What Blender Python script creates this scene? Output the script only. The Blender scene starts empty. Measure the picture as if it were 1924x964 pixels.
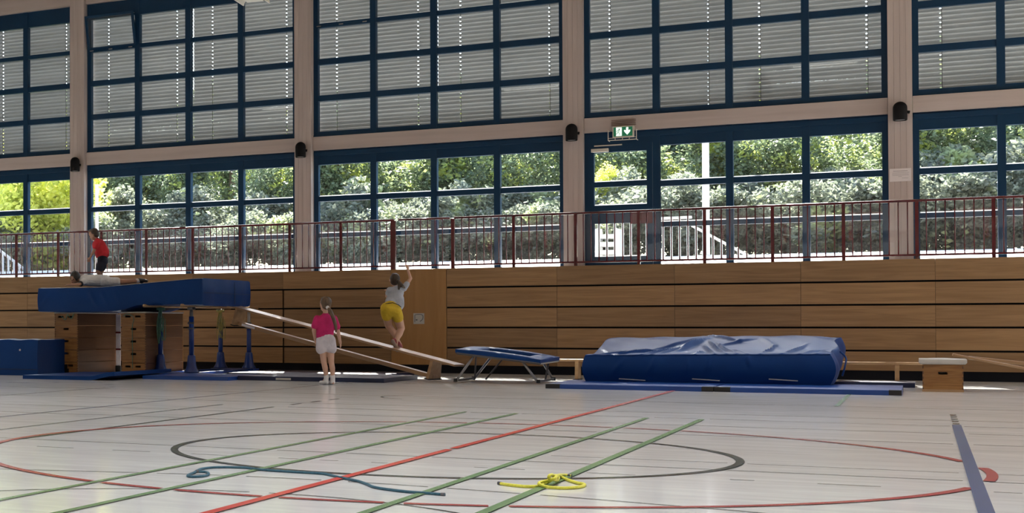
import bpy, bmesh, math, random
import numpy as np
from mathutils import Vector, Matrix, Euler

random.seed(7)
rng = np.random.default_rng(7)
SC = bpy.context.scene
COL = SC.collection

# ------------------------------------------------------------------ camera
EYE = 0.835
FPX, PCX, PCY = 2798.88, 58.92, 574.32
RV = Vector((0.858218, 0.513285, -0.0006)).normalized()
FV = Vector((-0.513231, 0.858143, 0.0136)).normalized()
UV = RV.cross(FV)
PSI = 0.539
cam_d = bpy.data.cameras.new('camera')
cam_d.sensor_width = 36.0
cam_d.lens = 36.0 * FPX / 1924.0
cam_d.shift_x = (962.0 - PCX) / 1924.0
cam_d.shift_y = (PCY - 482.0) / 1924.0
cam_d.clip_end = 400
cam = bpy.data.objects.new('camera', cam_d)
COL.objects.link(cam)
M = Matrix((RV, UV, -FV)).transposed().to_4x4()
M.translation = (0, 0, EYE)
cam.matrix_world = M
SC.camera = cam

# ------------------------------------------------------------------ world, sun, exposure
SUN_DIR = Vector((-0.26, 0.74, 0.645)).normalized()       # towards the sun, behind the window wall
wd = bpy.data.worlds.new('world'); SC.world = wd; wd.use_nodes = True
nt = wd.node_tree; nt.nodes.clear()
sky = nt.nodes.new('ShaderNodeTexSky'); sky.sky_type = 'NISHITA'; sky.sun_disc = False
sky.sun_elevation = math.asin(SUN_DIR.z); sky.sun_rotation = math.atan2(SUN_DIR.x, SUN_DIR.y)
bg = nt.nodes.new('ShaderNodeBackground'); bg.inputs[1].default_value = 1.1
wo = nt.nodes.new('ShaderNodeOutputWorld')
nt.links.new(sky.outputs[0], bg.inputs[0]); nt.links.new(bg.outputs[0], wo.inputs[0])
sl = bpy.data.lights.new('sun', 'SUN'); sl.energy = 34.0; sl.angle = 0.009; sl.color = (1.0, 0.95, 0.86)
sun = bpy.data.objects.new('sun', sl); COL.objects.link(sun)
sun.rotation_euler = SUN_DIR.to_track_quat('Z', 'Y').to_euler()

SC.view_settings.view_transform = 'Standard'
SC.view_settings.look = 'None'
SC.view_settings.exposure = -0.02
SC.view_settings.gamma = 1.0
SC.view_settings.use_curve_mapping = False
SC.cycles.use_denoising = True
SC.cycles.max_bounces = 8
SC.cycles.transparent_max_bounces = 24
SC.cycles.sample_clamp_indirect = 6.0
SC.cycles.caustics_reflective = False
SC.cycles.caustics_refractive = False

LAMP_W = 85.0          # base wattage of the unseen lamps added to light the hall

# ------------------------------------------------------------------ helpers
def px_ray(x, y):
    return RV * ((x - PCX) / FPX) - UV * ((y - PCY) / FPX) + FV

def on_z(x, y, z=0.0):
    d = px_ray(x, y); t = (z - EYE) / d.z
    return Vector((d.x * t, d.y * t, z))

def on_y(x, y, Y):
    d = px_ray(x, y); t = Y / d.y
    return Vector((d.x * t, Y, EYE + d.z * t))


class MB:
    """collects solids; build() links them as ONE mesh object"""
    def __init__(s):
        s.v = []; s.f = []

    def add(s, vs, fs):
        o = len(s.v); s.v += [tuple(p) for p in vs]; s.f += [tuple(i + o for i in f) for f in fs]; return s

    def box(s, x0, x1, y0, y1, z0, z1):
        vs = [(x0, y0, z0), (x1, y0, z0), (x1, y1, z0), (x0, y1, z0), (x0, y0, z1), (x1, y0, z1), (x1, y1, z1), (x0, y1, z1)]
        return s.add(vs, [(0, 3, 2, 1), (4, 5, 6, 7), (0, 1, 5, 4), (1, 2, 6, 5), (2, 3, 7, 6), (3, 0, 4, 7)])

    def bar(s, a, b, w, h, up=(0, 0, 1)):
        a = Vector(a); b = Vector(b); d = (b - a).normalized(); side = d.cross(Vector(up))
        if side.length < 1e-6: side = d.cross(Vector((0, 1, 0)))
        side.normalize(); u = side.cross(d)
        vs = []
        for p in (a, b):
            for i, j in ((-1, -1), (1, -1), (1, 1), (-1, 1)):
                vs.append(p + side * (i * w / 2) + u * (j * h / 2))
        return s.add(vs, [(0, 1, 2, 3), (7, 6, 5, 4), (0, 4, 5, 1), (1, 5, 6, 2), (2, 6, 7, 3), (3, 7, 4, 0)])

    def tube(s, pts, r, n=10, caps=True):
        pts = [Vector(p) for p in pts]; m = len(pts)
        rs = r if isinstance(r, (list, tuple)) else [r] * m
        rings = []; prev = None
        for i, p in enumerate(pts):
            d = (pts[min(i + 1, m - 1)] - pts[max(i - 1, 0)])
            d = d.normalized() if d.length > 1e-9 else Vector((0, 0, 1))
            if prev is None:
                ref = Vector((0, 0, 1)) if abs(d.z) < 0.9 else Vector((1, 0, 0))
                a = d.cross(ref).normalized()
            else:
                a = prev - d * prev.dot(d)
                a = a.normalized() if a.length > 1e-6 else d.orthogonal().normalized()
            prev = a; b = d.cross(a)
            rings.append([p + (a * math.cos(2 * math.pi * k / n) + b * math.sin(2 * math.pi * k / n)) * rs[i] for k in range(n)])
        vs = [q for rg in rings for q in rg]; fs = []
        for i in range(m - 1):
            for k in range(n):
                fs.append((i * n + k, i * n + (k + 1) % n, (i + 1) * n + (k + 1) % n, (i + 1) * n + k))
        if caps:
            fs.append(tuple(range(n - 1, -1, -1))); fs.append(tuple((m - 1) * n + k for k in range(n)))
        return s.add(vs, fs)

    def ribbon(s, pts, w, z0, z1):
        """a flat painted band following pts on the floor"""
        pts = [Vector((p[0], p[1], 0)) for p in pts]; m = len(pts); vs = []; fs = []
        for i, p in enumerate(pts):
            d = (pts[min(i + 1, m - 1)] - pts[max(i - 1, 0)]).normalized(); nrm = Vector((-d.y, d.x, 0))
            vs += [(p + nrm * w / 2) + Vector((0, 0, z1)), (p - nrm * w / 2) + Vector((0, 0, z1))]
        for i in range(m - 1):
            fs.append((2 * i, 2 * i + 1, 2 * i + 3, 2 * i + 2))
        return s.add(vs, fs)

    def mesh(s, name, smooth=False):
        me = bpy.data.meshes.new(name); me.from_pydata(s.v, [], s.f); me.update()
        if smooth: me.polygons.foreach_set('use_smooth', [True] * len(me.polygons))
        return me

    def build(s, name, mat, parent=None, smooth=False, bevel=0.0, seg=2):
        o = obj(name, s.mesh(name, smooth), mat, parent)
        if bevel:
            b = o.modifiers.new('bevel', 'BEVEL'); b.width = bevel; b.segments = seg; b.limit_method = 'ANGLE'
            if smooth is False and seg > 1:
                o.data.polygons.foreach_set('use_smooth', [True] * len(o.data.polygons))
                wn = o.modifiers.new('wn', 'WEIGHTED_NORMAL')
        return o


def obj(name, me, mat, parent=None, loc=None, rot=None, scale=None):
    o = bpy.data.objects.new(name, me); COL.objects.link(o)
    if mat is not None and me is not None and not me.materials: me.materials.append(mat)
    if parent is not None: o.parent = parent
    if loc is not None: o.location = loc
    if rot is not None: o.rotation_euler = rot
    if scale is not None: o.scale = scale
    return o

def tag(o, label, cat, group=None, kind=None):
    if label: o['label'] = label
    if cat: o['category'] = cat
    if group: o['group'] = group
    if kind: o['kind'] = kind
    return o

def thing(name, label, cat, loc=(0, 0, 0), rotz=0.0, group=None):
    o = bpy.data.objects.new(name, None); COL.objects.link(o)
    o.empty_display_size = 0.1
    o.location = loc; o.rotation_euler = (0, 0, rotz)
    return tag(o, label, cat, group)

def structure(o, label=None):
    o['kind'] = 'structure'
    if label: o['label'] = label
    return o

def empty_structure(name, label, loc=(0, 0, 0)):
    o = bpy.data.objects.new(name, None); COL.objects.link(o); o.location = loc
    return structure(o, label)

def catmull(pts, k=8):
    pts = [Vector(p) for p in pts]; out = []
    P = [pts[0] * 2 - pts[1]] + pts + [pts[-1] * 2 - pts[-2]]
    for i in range(1, len(P) - 2):
        for j in range(k):
            t = j / k; a, b, c, d = P[i - 1], P[i], P[i + 1], P[i + 2]
            out.append(0.5 * ((2 * b) + (c - a) * t + (2 * a - 5 * b + 4 * c - d) * t * t + (3 * b - a - 3 * c + d) * t ** 3))
    out.append(pts[-1]); return out

# ------------------------------------------------------------------ materials
def new_mat(name):
    m = bpy.data.materials.new(name); m.use_nodes = True
    t = m.node_tree; return m, t, t.nodes['Principled BSDF'], t.nodes['Material Output']

def pmat(name, c1, c2=None, scale=(3, 3, 3), rough=0.5, bump=0.0, metallic=0.0, coat=0.0, rand=0.0, detail=4.0,
         distort=0.0, spec=0.5, ramp=(0.35, 0.65), rough_var=0.0, sheen=0.0, emit=None, bump_scale=None):
    m, t, b, _ = new_mat(name)
    b.inputs['Base Color'].default_value = (*c1, 1); b.inputs['Roughness'].default_value = rough
    b.inputs['Metallic'].default_value = metallic; b.inputs['Specular IOR Level'].default_value = spec
    b.inputs['Coat Weight'].default_value = coat; b.inputs['Coat Roughness'].default_value = 0.15
    if sheen: b.inputs['Sheen Weight'].default_value = sheen
    if emit: b.inputs['Emission Color'].default_value = (*emit[0], 1); b.inputs['Emission Strength'].default_value = emit[1]
    if c2 is None and not bump and not rand: return m
    N = t.nodes; L = t.links
    tc = N.new('ShaderNodeTexCoord'); mp = N.new('ShaderNodeMapping'); mp.inputs['Scale'].default_value = scale
    oi = N.new('ShaderNodeObjectInfo'); ml = N.new('ShaderNodeMath'); ml.operation = 'MULTIPLY'; ml.inputs[1].default_value = 37.0
    va = N.new('ShaderNodeVectorMath'); va.operation = 'ADD'
    L.new(oi.outputs['Random'], ml.inputs[0]); L.new(tc.outputs['Object'], mp.inputs[0]); L.new(mp.outputs[0], va.inputs[0]); L.new(ml.outputs[0], va.inputs[1])
    nz = N.new('ShaderNodeTexNoise'); nz.inputs['Scale'].default_value = 1.0; nz.inputs['Detail'].default_value = detail; nz.inputs['Distortion'].default_value = distort
    L.new(va.outputs[0], nz.inputs['Vector'])
    if c2 is not None:
        cr = N.new('ShaderNodeValToRGB'); cr.color_ramp.elements[0].position = ramp[0]; cr.color_ramp.elements[1].position = ramp[1]
        cr.color_ramp.elements[0].color = (*c1, 1); cr.color_ramp.elements[1].color = (*c2, 1)
        L.new(nz.outputs['Fac'], cr.inputs[0]); out = cr.outputs[0]
        if rand:
            hs = N.new('ShaderNodeHueSaturation'); mr = N.new('ShaderNodeMapRange')
            mr.inputs['To Min'].default_value = 1 - rand; mr.inputs['To Max'].default_value = 1 + rand
            L.new(oi.outputs['Random'], mr.inputs[0]); L.new(mr.outputs[0], hs.inputs['Value']); L.new(out, hs.inputs['Color']); out = hs.outputs[0]
        L.new(out, b.inputs['Base Color'])
    if rough_var:
        mr2 = N.new('ShaderNodeMapRange'); mr2.inputs['To Min'].default_value = rough - rough_var; mr2.inputs['To Max'].default_value = rough + rough_var
        L.new(nz.outputs['Fac'], mr2.inputs[0]); L.new(mr2.outputs[0], b.inputs['Roughness'])
    if bump:
        bp = N.new('ShaderNodeBump'); bp.inputs['Strength'].default_value = bump; bp.inputs['Distance'].default_value = 0.02
        src = nz.outputs['Fac']
        if bump_scale:
            n2 = N.new('ShaderNodeTexNoise'); n2.inputs['Scale'].default_value = bump_scale; n2.inputs['Detail'].default_value = 3
            L.new(tc.outputs['Object'], n2.inputs['Vector']); src = n2.outputs['Fac']
        L.new(src, bp.inputs['Height']); L.new(bp.outputs[0], b.inputs['Normal'])
    return m

def thin_glass(name, tint=(1, 1, 1), refl=1.0, haze=0.0, haze_col=(0.8, 0.85, 0.9)):
    m = bpy.data.materials.new(name); m.use_nodes = True; t = m.node_tree; t.nodes.clear(); N = t.nodes; L = t.links
    o = N.new('ShaderNodeOutputMaterial'); tr = N.new('ShaderNodeBsdfTransparent'); tr.inputs[0].default_value = (*tint, 1)
    gl = N.new('ShaderNodeBsdfGlossy'); gl.inputs['Roughness'].default_value = 0.02
    lw = N.new('ShaderNodeLayerWeight'); lw.inputs[0].default_value = 0.5
    pw = N.new('ShaderNodeMath'); pw.operation = 'POWER'; pw.inputs[1].default_value = 5.0; L.new(lw.outputs['Facing'], pw.inputs[0])
    mu = N.new('ShaderNodeMath'); mu.operation = 'MULTIPLY_ADD'; mu.inputs[1].default_value = 0.9 * refl; mu.inputs[2].default_value = 0.04 * refl
    L.new(pw.outputs[0], mu.inputs[0])
    mx = N.new('ShaderNodeMixShader'); L.new(mu.outputs[0], mx.inputs[0]); L.new(tr.outputs[0], mx.inputs[1]); L.new(gl.outputs[0], mx.inputs[2])
    out = mx
    if haze:
        tl = N.new('ShaderNodeBsdfTranslucent'); tl.inputs[0].default_value = (*haze_col, 1)
        df = N.new('ShaderNodeBsdfDiffuse'); df.inputs[0].default_value = (*haze_col, 1)
        m1 = N.new('ShaderNodeMixShader'); m1.inputs[0].default_value = 0.5; L.new(tl.outputs[0], m1.inputs[1]); L.new(df.outputs[0], m1.inputs[2])
        m2 = N.new('ShaderNodeMixShader'); m2.inputs[0].default_value = haze; L.new(mx.outputs[0], m2.inputs[1]); L.new(m1.outputs[0], m2.inputs[2]); out = m2
    L.new(out.outputs[0], o.inputs[0]); return m

def leaf_mat(name, dark, light, lime, lime_pos=0.6, transl=0.55):
    m = bpy.data.materials.new(name); m.use_nodes = True; t = m.node_tree; t.nodes.clear(); N = t.nodes; L = t.links
    o = N.new('ShaderNodeOutputMaterial'); tc = N.new('ShaderNodeTexCoord'); oi = N.new('ShaderNodeObjectInfo')
    ml = N.new('ShaderNodeMath'); ml.operation = 'MULTIPLY'; ml.inputs[1].default_value = 51.0; L.new(oi.outputs['Random'], ml.inputs[0])
    va = N.new('ShaderNodeVectorMath'); L.new(tc.outputs['Object'], va.inputs[0]); L.new(ml.outputs[0], va.inputs[1])
    n1 = N.new('ShaderNodeTexNoise'); n1.inputs['Scale'].default_value = 1.1; n1.inputs['Detail'].default_value = 3; L.new(va.outputs[0], n1.inputs['Vector'])
    n2 = N.new('ShaderNodeTexNoise'); n2.inputs['Scale'].default_value = 14; n2.inputs['Detail'].default_value = 1; L.new(va.outputs[0], n2.inputs['Vector'])
    c1 = N.new('ShaderNodeValToRGB'); e = c1.color_ramp.elements
    e[0].position = 0.40; e[0].color = (*dark, 1); e[1].position = 0.62; e[1].color = (*light, 1); L.new(n2.outputs['Fac'], c1.inputs[0])
    r = N.new('ShaderNodeMapRange'); r.inputs['From Min'].default_value = lime_pos; r.inputs['From Max'].default_value = lime_pos + 0.1; L.new(n1.outputs['Fac'], r.inputs[0])
    mx = N.new('ShaderNodeMix'); mx.data_type = 'RGBA'; L.new(r.outputs[0], mx.inputs[0]); L.new(c1.outputs[0], mx.inputs[6]); mx.inputs[7].default_value = (*lime, 1)
    df = N.new('ShaderNodeBsdfPrincipled'); df.inputs['Roughness'].default_value = 0.35; L.new(mx.outputs[2], df.inputs['Base Color'])
    tl = N.new('ShaderNodeBsdfTranslucent'); L.new(mx.outputs[2], tl.inputs[0])
    ms = N.new('ShaderNodeMixShader'); ms.inputs[0].default_value = transl; L.new(df.outputs[0], ms.inputs[1]); L.new(tl.outputs[0], ms.inputs[2])
    L.new(ms.outputs[0], o.inputs[0]); return m

MT = {}
MT['floor'] = pmat('floor_vinyl', (0.66, 0.665, 0.665), (0.75, 0.755, 0.755), scale=(1.6, 9, 1), rough=0.13, rough_var=0.03, detail=7, distort=0.4, spec=0.5, ramp=(0.3, 0.7))
MT['panel'] = pmat('oak_panel', (0.235, 0.133, 0.058), (0.32, 0.190, 0.088), scale=(0.9, 4, 16), rough=0.45, rand=0.16, detail=5, distort=1.2)
MT['doorwood'] = pmat('oak_door', (0.31, 0.160, 0.052), (0.37, 0.20, 0.07), scale=(6, 4, 0.7), rough=0.45, detail=5, distort=1.0)
MT['glulam'] = pmat('glulam_timber', (0.44, 0.375, 0.35), (0.51, 0.44, 0.415), scale=(9, 9, 0.5), rough=0.6, rand=0.04, detail=4, distort=0.4)
MT['glulam_h'] = pmat('glulam_beam', (0.44, 0.375, 0.35), (0.51, 0.44, 0.415), scale=(0.5, 9, 9), rough=0.6, rand=0.04, detail=4, distort=0.4)
MT['ceil'] = pmat('pine_ceiling', (0.46, 0.33, 0.22), (0.52, 0.39, 0.27), scale=(0.5, 9, 9), rough=0.6)
MT['frame'] = pmat('blue_frame', (0.003, 0.031, 0.080), (0.004, 0.035, 0.088), scale=(2, 2, 2), rough=0.42, spec=0.25)
MT['glass'] = thin_glass('window_glass', (0.97, 0.98, 0.97), 1.1)
MT['acrylic'] = thin_glass('acrylic_sheet', (0.97, 0.97, 0.97), 0.9, haze=0.005)
MT['pane_glow'] = thin_glass('pane_glow_strip', (0.3, 0.3, 0.3), 0.2, haze=0.9, haze_col=(0.9, 0.9, 0.9))  # added translucent strip imitating the bright glow along pane bottoms
MT['slat'] = pmat('blind_slat', (0.215, 0.225, 0.23), (0.24, 0.25, 0.255), scale=(1, 1, 1), rough=0.38, rand=0.05)
MT['cord'] = pmat('blind_cord', (0.03, 0.03, 0.03), rough=0.8)
MT['red'] = pmat('red_railing', (0.085, 0.003, 0.007), (0.10, 0.004, 0.008), rough=0.22, coat=0.6)
MT['black'] = pmat('black_void', (0.004, 0.004, 0.005), rough=0.7, spec=0.2)
MT['kick'] = pmat('dark_skirting', (0.003, 0.004, 0.008), rough=0.6, spec=0.2)
MT['white'] = pmat('white_paint', (0.75, 0.75, 0.74), rough=0.45)
MT['slab'] = pmat('gallery_linoleum', (0.20, 0.20, 0.20), (0.24, 0.24, 0.24), rough=0.5)
MT['plaster'] = pmat('hall_plaster', (0.58, 0.55, 0.50), (0.62, 0.59, 0.54), rough=0.8)
MT['concrete'] = pmat('pale_paving', (0.66, 0.65, 0.62), (0.74, 0.73, 0.70), scale=(2, 2, 2), rough=0.8)
MT['vinyl'] = pmat('blue_vinyl', (0.005, 0.034, 0.150), (0.006, 0.040, 0.172), scale=(2, 2, 2), rough=0.42, bump=0.10, bump_scale=9.0, spec=0.26)
MT['vinyl'].node_tree.nodes['Principled BSDF'].inputs['Specular Tint'].default_value = (0.50, 0.66, 1.0, 1)
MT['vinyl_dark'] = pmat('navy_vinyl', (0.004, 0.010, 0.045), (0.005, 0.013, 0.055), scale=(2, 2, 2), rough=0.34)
MT['vinyl_bright'] = pmat('bright_blue_vinyl', (0.006, 0.050, 0.25), (0.008, 0.058, 0.28), scale=(2, 2, 2), rough=0.34)  # brighter blue cover of some floor mats
MT['boxwood'] = pmat('vaulting_box_pine', (0.22, 0.095, 0.023), (0.33, 0.16, 0.045), scale=(2.0, 2.0, 26), rough=0.38, rand=0.07, detail=3, distort=1.6)
MT['boxside'] = pmat('vaulting_box_side', (0.11, 0.050, 0.024), (0.145, 0.070, 0.034), scale=(2, 1.0, 14), rough=0.42, rand=0.06, detail=4, distort=1.0)  # darker brown for the side boards and finger joints
MT['benchwood'] = pmat('bench_beech', (0.35, 0.21, 0.105), (0.43, 0.275, 0.145), scale=(0.8, 14, 14), rough=0.30, detail=4)
MT['leather'] = pmat('pale_leather', (0.50, 0.47, 0.41), (0.58, 0.55, 0.49), scale=(5, 5, 5), rough=0.5, bump=0.1)
MT['steel'] = pmat('grey_steel', (0.30, 0.30, 0.31), rough=0.35, metallic=0.7)
MT['darksteel'] = pmat('dark_steel', (0.10, 0.10, 0.11), rough=0.4, metallic=0.5)
MT['rubber'] = pmat('black_rubber', (0.012, 0.012, 0.013), rough=0.6)
MT['bluepaint'] = pmat('blue_enamel', (0.006, 0.035, 0.20), rough=0.3)
MT['greenrope'] = pmat('green_skipping_rope', (0.06, 0.16, 0.12), (0.10, 0.24, 0.18), scale=(60, 60, 60), rough=0.7)
MT['oliverope'] = pmat('olive_skipping_rope', (0.22, 0.20, 0.06), (0.30, 0.27, 0.09), scale=(60, 60, 60), rough=0.7)
MT['bluerope'] = pmat('blue_rope', (0.018, 0.075, 0.115), (0.03, 0.11, 0.16), scale=(80, 80, 80), rough=0.6)
MT['yellowrope'] = pmat('yellow_rope', (0.52, 0.50, 0.04), (0.64, 0.61, 0.07), scale=(80, 80, 80), rough=0.6)
MT['skin'] = pmat('skin', (0.52, 0.31, 0.225), (0.56, 0.34, 0.25), scale=(8, 8, 8), rough=0.5)
MT['skin_tan'] = pmat('tanned_skin', (0.36, 0.19, 0.12), (0.40, 0.215, 0.14), scale=(8, 8, 8), rough=0.5)
MT['lips'] = pmat('lips', (0.35, 0.12, 0.10), rough=0.5)
MT['eye'] = pmat('eye_dark', (0.02, 0.015, 0.012), rough=0.2)
MT['hair_brown'] = pmat('brown_hair', (0.028, 0.016, 0.009), (0.06, 0.036, 0.02), scale=(40, 40, 6), rough=0.45)
MT['hair_fair'] = pmat('light_brown_hair', (0.07, 0.042, 0.022), (0.13, 0.08, 0.042), scale=(40, 40, 6), rough=0.45)
MT['hair_black'] = pmat('black_hair', (0.010, 0.008, 0.007), (0.022, 0.017, 0.014), scale=(40, 40, 40), rough=0.45)
def cloth(n, c, v=0.12):
    return pmat(n, tuple(x * (1 - v) for x in c), tuple(min(1, x * (1 + v)) for x in c), scale=(7, 7, 7), rough=0.85, bump=0.5, bump_scale=26.0)
MT['pink'] = cloth('pink_jersey', (0.48, 0.012, 0.12))
MT['lilac'] = cloth('pale_lilac_cotton', (0.56, 0.52, 0.56))
MT['greytee'] = cloth('grey_blue_jersey', (0.40, 0.43, 0.50))
MT['yellow'] = cloth('yellow_cotton', (0.60, 0.42, 0.025))
MT['redtee'] = cloth('red_jersey', (0.58, 0.022, 0.035))
MT['navy'] = cloth('navy_cotton', (0.012, 0.014, 0.03))
MT['whitetee'] = cloth('white_jersey', (0.66, 0.67, 0.68))
MT['sock'] = cloth('white_sock', (0.66, 0.65, 0.66))
MT['shoe_red'] = pmat('red_canvas', (0.22, 0.02, 0.03), rough=0.7)
MT['shoe_dark'] = pmat('dark_shoe', (0.015, 0.015, 0.018), rough=0.5)
MT['sole'] = pmat('shoe_sole', (0.30, 0.22, 0.18), rough=0.7)
MT['line_red'] = pmat('red_court_paint', (0.50, 0.055, 0.045), (0.55, 0.07, 0.06), rough=0.27)
MT['line_wine'] = pmat('dark_red_court_paint', (0.30, 0.035, 0.040), (0.34, 0.042, 0.048), rough=0.27)
MT['line_green'] = pmat('green_court_paint', (0.13, 0.23, 0.11), (0.15, 0.26, 0.13), rough=0.27)
MT['line_blue'] = pmat('blue_court_paint', (0.065, 0.078, 0.18), (0.075, 0.09, 0.20), rough=0.27)
MT['line_black'] = pmat('black_court_paint', (0.035, 0.035, 0.038), rough=0.27)
MT['line_grey'] = pmat('grey_court_paint', (0.17, 0.18, 0.19), rough=0.27)
MT['lamp'] = pmat('lamp_housing', (0.66, 0.63, 0.55), rough=0.45)
MT['lampglow'] = pmat('added_lamp_lens', (0.9, 0.9, 0.88), emit=((1.0, 0.97, 0.92), 6.0))
MT['sign_green'] = pmat('exit_green', (0.01, 0.12, 0.06), emit=((0.01, 0.16, 0.07), 0.5))
MT['sign_white'] = pmat('exit_white', (0.8, 0.85, 0.8), emit=((0.85, 1.0, 0.9), 0.9))
MT['paper'] = pmat('paper', (0.72, 0.68, 0.68), rough=0.8)
MT['ink'] = pmat('grey_ink', (0.38, 0.36, 0.37), rough=0.8)
MT['plate'] = pmat('grey_plate', (0.46, 0.46, 0.45), rough=0.5)
MT['ink_dark'] = pmat('dark_ink', (0.10, 0.10, 0.12), rough=0.7)
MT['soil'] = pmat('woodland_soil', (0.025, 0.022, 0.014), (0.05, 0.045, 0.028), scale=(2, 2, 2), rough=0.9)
MT['bark'] = pmat('reddish_bark', (0.16, 0.085, 0.06), (0.24, 0.14, 0.10), scale=(6, 6, 1.5), rough=0.9, bump=0.5)
MT['leaf'] = leaf_mat('green_leaves', (0.10, 0.135, 0.075), (0.30, 0.38, 0.22), (0.60, 0.66, 0.16), 0.535)
MT['leaf_grey'] = leaf_mat('grey_green_leaves', (0.125, 0.145, 0.105), (0.33, 0.365, 0.27), (0.50, 0.56, 0.26), 0.57)
MT['leaf_lime'] = leaf_mat('lime_leaves', (0.40, 0.46, 0.08), (0.70, 0.74, 0.18), (0.82, 0.84, 0.22), 0.45)

# ================================================================== THE SETTING
WALL_Y = 26.2
WIN_Y = 27.6
X0, X1 = -20.3, 9.5
CEIL_Z = 7.97
# floor
fl = MB().box(X0, X1, -5, WIN_Y + 0.4, -0.2, 0.0).build('floor', MT['floor'])
structure(fl, 'pale grey vinyl sports floor with coloured court lines')
LZ = [0.0006]
def court(name, ribbons, mat, w):
    z = LZ[0]; LZ[0] += 0.00025
    mb = MB()
    for pts in ribbons: mb.ribbon(pts, w, 0, z)
    return mb.build(name, MT[mat], fl)

def arc_pts(cx, cy, r, a0, a1, n=None):
    n = n or max(8, int(abs(a1 - a0) * r / 0.06))
    return [(cx + r * math.cos(a0 + (a1 - a0) * i / n), cy + r * math.sin(a0 + (a1 - a0) * i / n)) for i in range(n + 1)]

CX, CY = -2.728, 9.878
def hline(y, segs): return [[(a, y), (b, y)] for a, b in segs]
def vline(x, segs): return [[(x, a), (x, b)] for a, b in segs]
court('court_line', hline(14.50, [(-5.6, -3.85), (-3.74, -3.36), (-3.26, -2.77), (-2.68, -2.19), (-2.09, -1.73), (-1.63, 0.19), (0.29, 5)]), 'line_grey', 0.035)
court('court_line', hline(15.35, [(-16, -7.32), (-7.2, -2.78), (-2.68, 6)]), 'line_grey', 0.03)
court('court_line', hline(17.45, [(-16, -2.78), (-2.68, 6)]), 'line_grey', 0.03)
court('court_line', hline(12.32, [(-18, -5.75), (-5.62, -3.84), (-3.72, -3.36), (-3.24, -2.78), (-2.68, -2.2), (-2.08, 0.18), (0.3, 4)]), 'line_grey', 0.025)
court('court_line', hline(13.5, [(-14, -5.8), (-5.7, -3.84), (-3.72, -2.78), (-2.68, 0.18), (0.3, 4)]), 'line_grey', 0.025)
court('court_line', hline(9.43, [(-9, -3.84), (-3.72, -3.35), (-3.24, -2.77), (-2.68, 0.18), (0.3, 3)]), 'line_grey', 0.02)
court('court_line', hline(9.92, [(-2.05, -1.73), (-1.63, -1.02), (-0.91, 0.17), (0.32, 3)]), 'line_grey', 0.016)
court('court_line', hline(8.87, [(-5.26, -4.97), (-4.67, -4.39), (-4.09, -3.84), (-3.49, -3.36), (-3.22, -3.1), (-2.89, -2.79), (-2.27, -2.19), (-2.1, -1.98), (-1.64, -1.38), (-0.9, -0.78), (-0.48, -0.19), (0.12, 0.18), (0.3, 0.42)]), 'line_black', 0.014)
court('court_line', [catmull([(x, y, 0) for x, y in ((-5.4, 7.05), (-4.6, 7.36), (-3.80, 7.585))], 6), catmull([(x, y, 0) for x, y in ((-3.72, 7.60), (-3.5, 7.66), (-3.35, 7.68))], 4),
                     catmull([(x, y, 0) for x, y in ((-3.22, 7.70), (-3.0, 7.712), (-2.79, 7.715))], 4), catmull([(x, y, 0) for x, y in ((-2.64, 7.71), (-2.4, 7.695), (-2.2, 7.672))], 4),
                     catmull([(x, y, 0) for x, y in ((-2.1, 7.66), (-1.9, 7.63), (-1.72, 7.60))], 4), catmull([(x, y, 0) for x, y in ((-1.62, 7.585), (-0.96, 7.44), (-0.63, 7.36), (0.1, 7.1))], 6)], 'line_black', 0.016)
court('court_line', [arc_pts(-2.75, 5.38, 1.61, 0.9, 1.02 * math.pi / 2 - 0.0), arc_pts(-2.75, 5.38, 1.61, 1.06 * math.pi / 2, 2.5)], 'line_black', 0.017)
court('court_line', vline(-7.26, [(4, 22)]), 'line_blue', 0.03)
court('court_line', vline(-6.37, [(4, 14.6)]), 'line_grey', 0.03)
court('court_line', vline(-9.45, [(8, 18)]), 'line_grey', 0.03)
court('court_line', vline(-5.72, [(4, 14.4), (14.9, 15.2), (15.5, 15.8), (16.1, 16.4)]), 'line_black', 0.035)
court('court_line', vline(-0.765, [(17.42, 20.5)]), 'line_green', 0.045)
court('court_line', [arc_pts(-4.9, 17.2, 0.55, 2.2, 4.4)], 'line_black', 0.03)
# big red circle, broken where other lines cross it
RB = 3.055
gaps = []
for gx in (-3.79, -3.305, -2.135, -1.682, 0.2375):
    dx = gx - CX
    if abs(dx) < RB:
        a = math.acos(dx / RB); gaps += [a, 2 * math.pi - a]
gaps += [math.pi * 0.5, math.pi * 1.5]
segs = []
a = 0.0
gs = sorted(gaps)
for i, g in enumerate(gs):
    h0 = h1 = 0.015
    if math.cos(g) > 0.9: h0, h1 = (0.10, 0.04) if g < 3 else (0.04, 0.10)
    segs.append((a, g - h0)); a = g + h1
segs.append((a, 2 * math.pi))
court('court_circle', [arc_pts(CX, CY, RB, s, e) for s, e in segs if e > s], 'line_wine', 0.055)
dpts = arc_pts(CX, CY, RB + 0.0275, -0.125, 0.125, 12)
MB().add([(p[0], p[1], LZ[0]) for p in dpts], [tuple(range(len(dpts)))]).build('court_circle', MT['line_wine'], fl); LZ[0] += 0.00025
court('court_circle', [arc_pts(CX, CY, 1.775, 0, 2 * math.pi, 120)], 'line_black', 0.048)
court('court_line', vline(-3.79, [(2, 14.5)]), 'line_green', 0.04)
court('court_line', vline(-3.305, [(2, 14.47)]), 'line_green', 0.045)
court('court_line', vline(-2.135, [(2, 14.37)]), 'line_green', 0.045)
court('court_line', vline(-1.682, [(2, 14.36)]), 'line_green', 0.05)
court('court_line', vline(CX, [(2, 10.02), (10.12, 21.5)]), 'line_red', 0.055)
court('court_line', vline(0.2375, [(2, 14.6)]), 'line_blue', 0.066)
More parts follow.
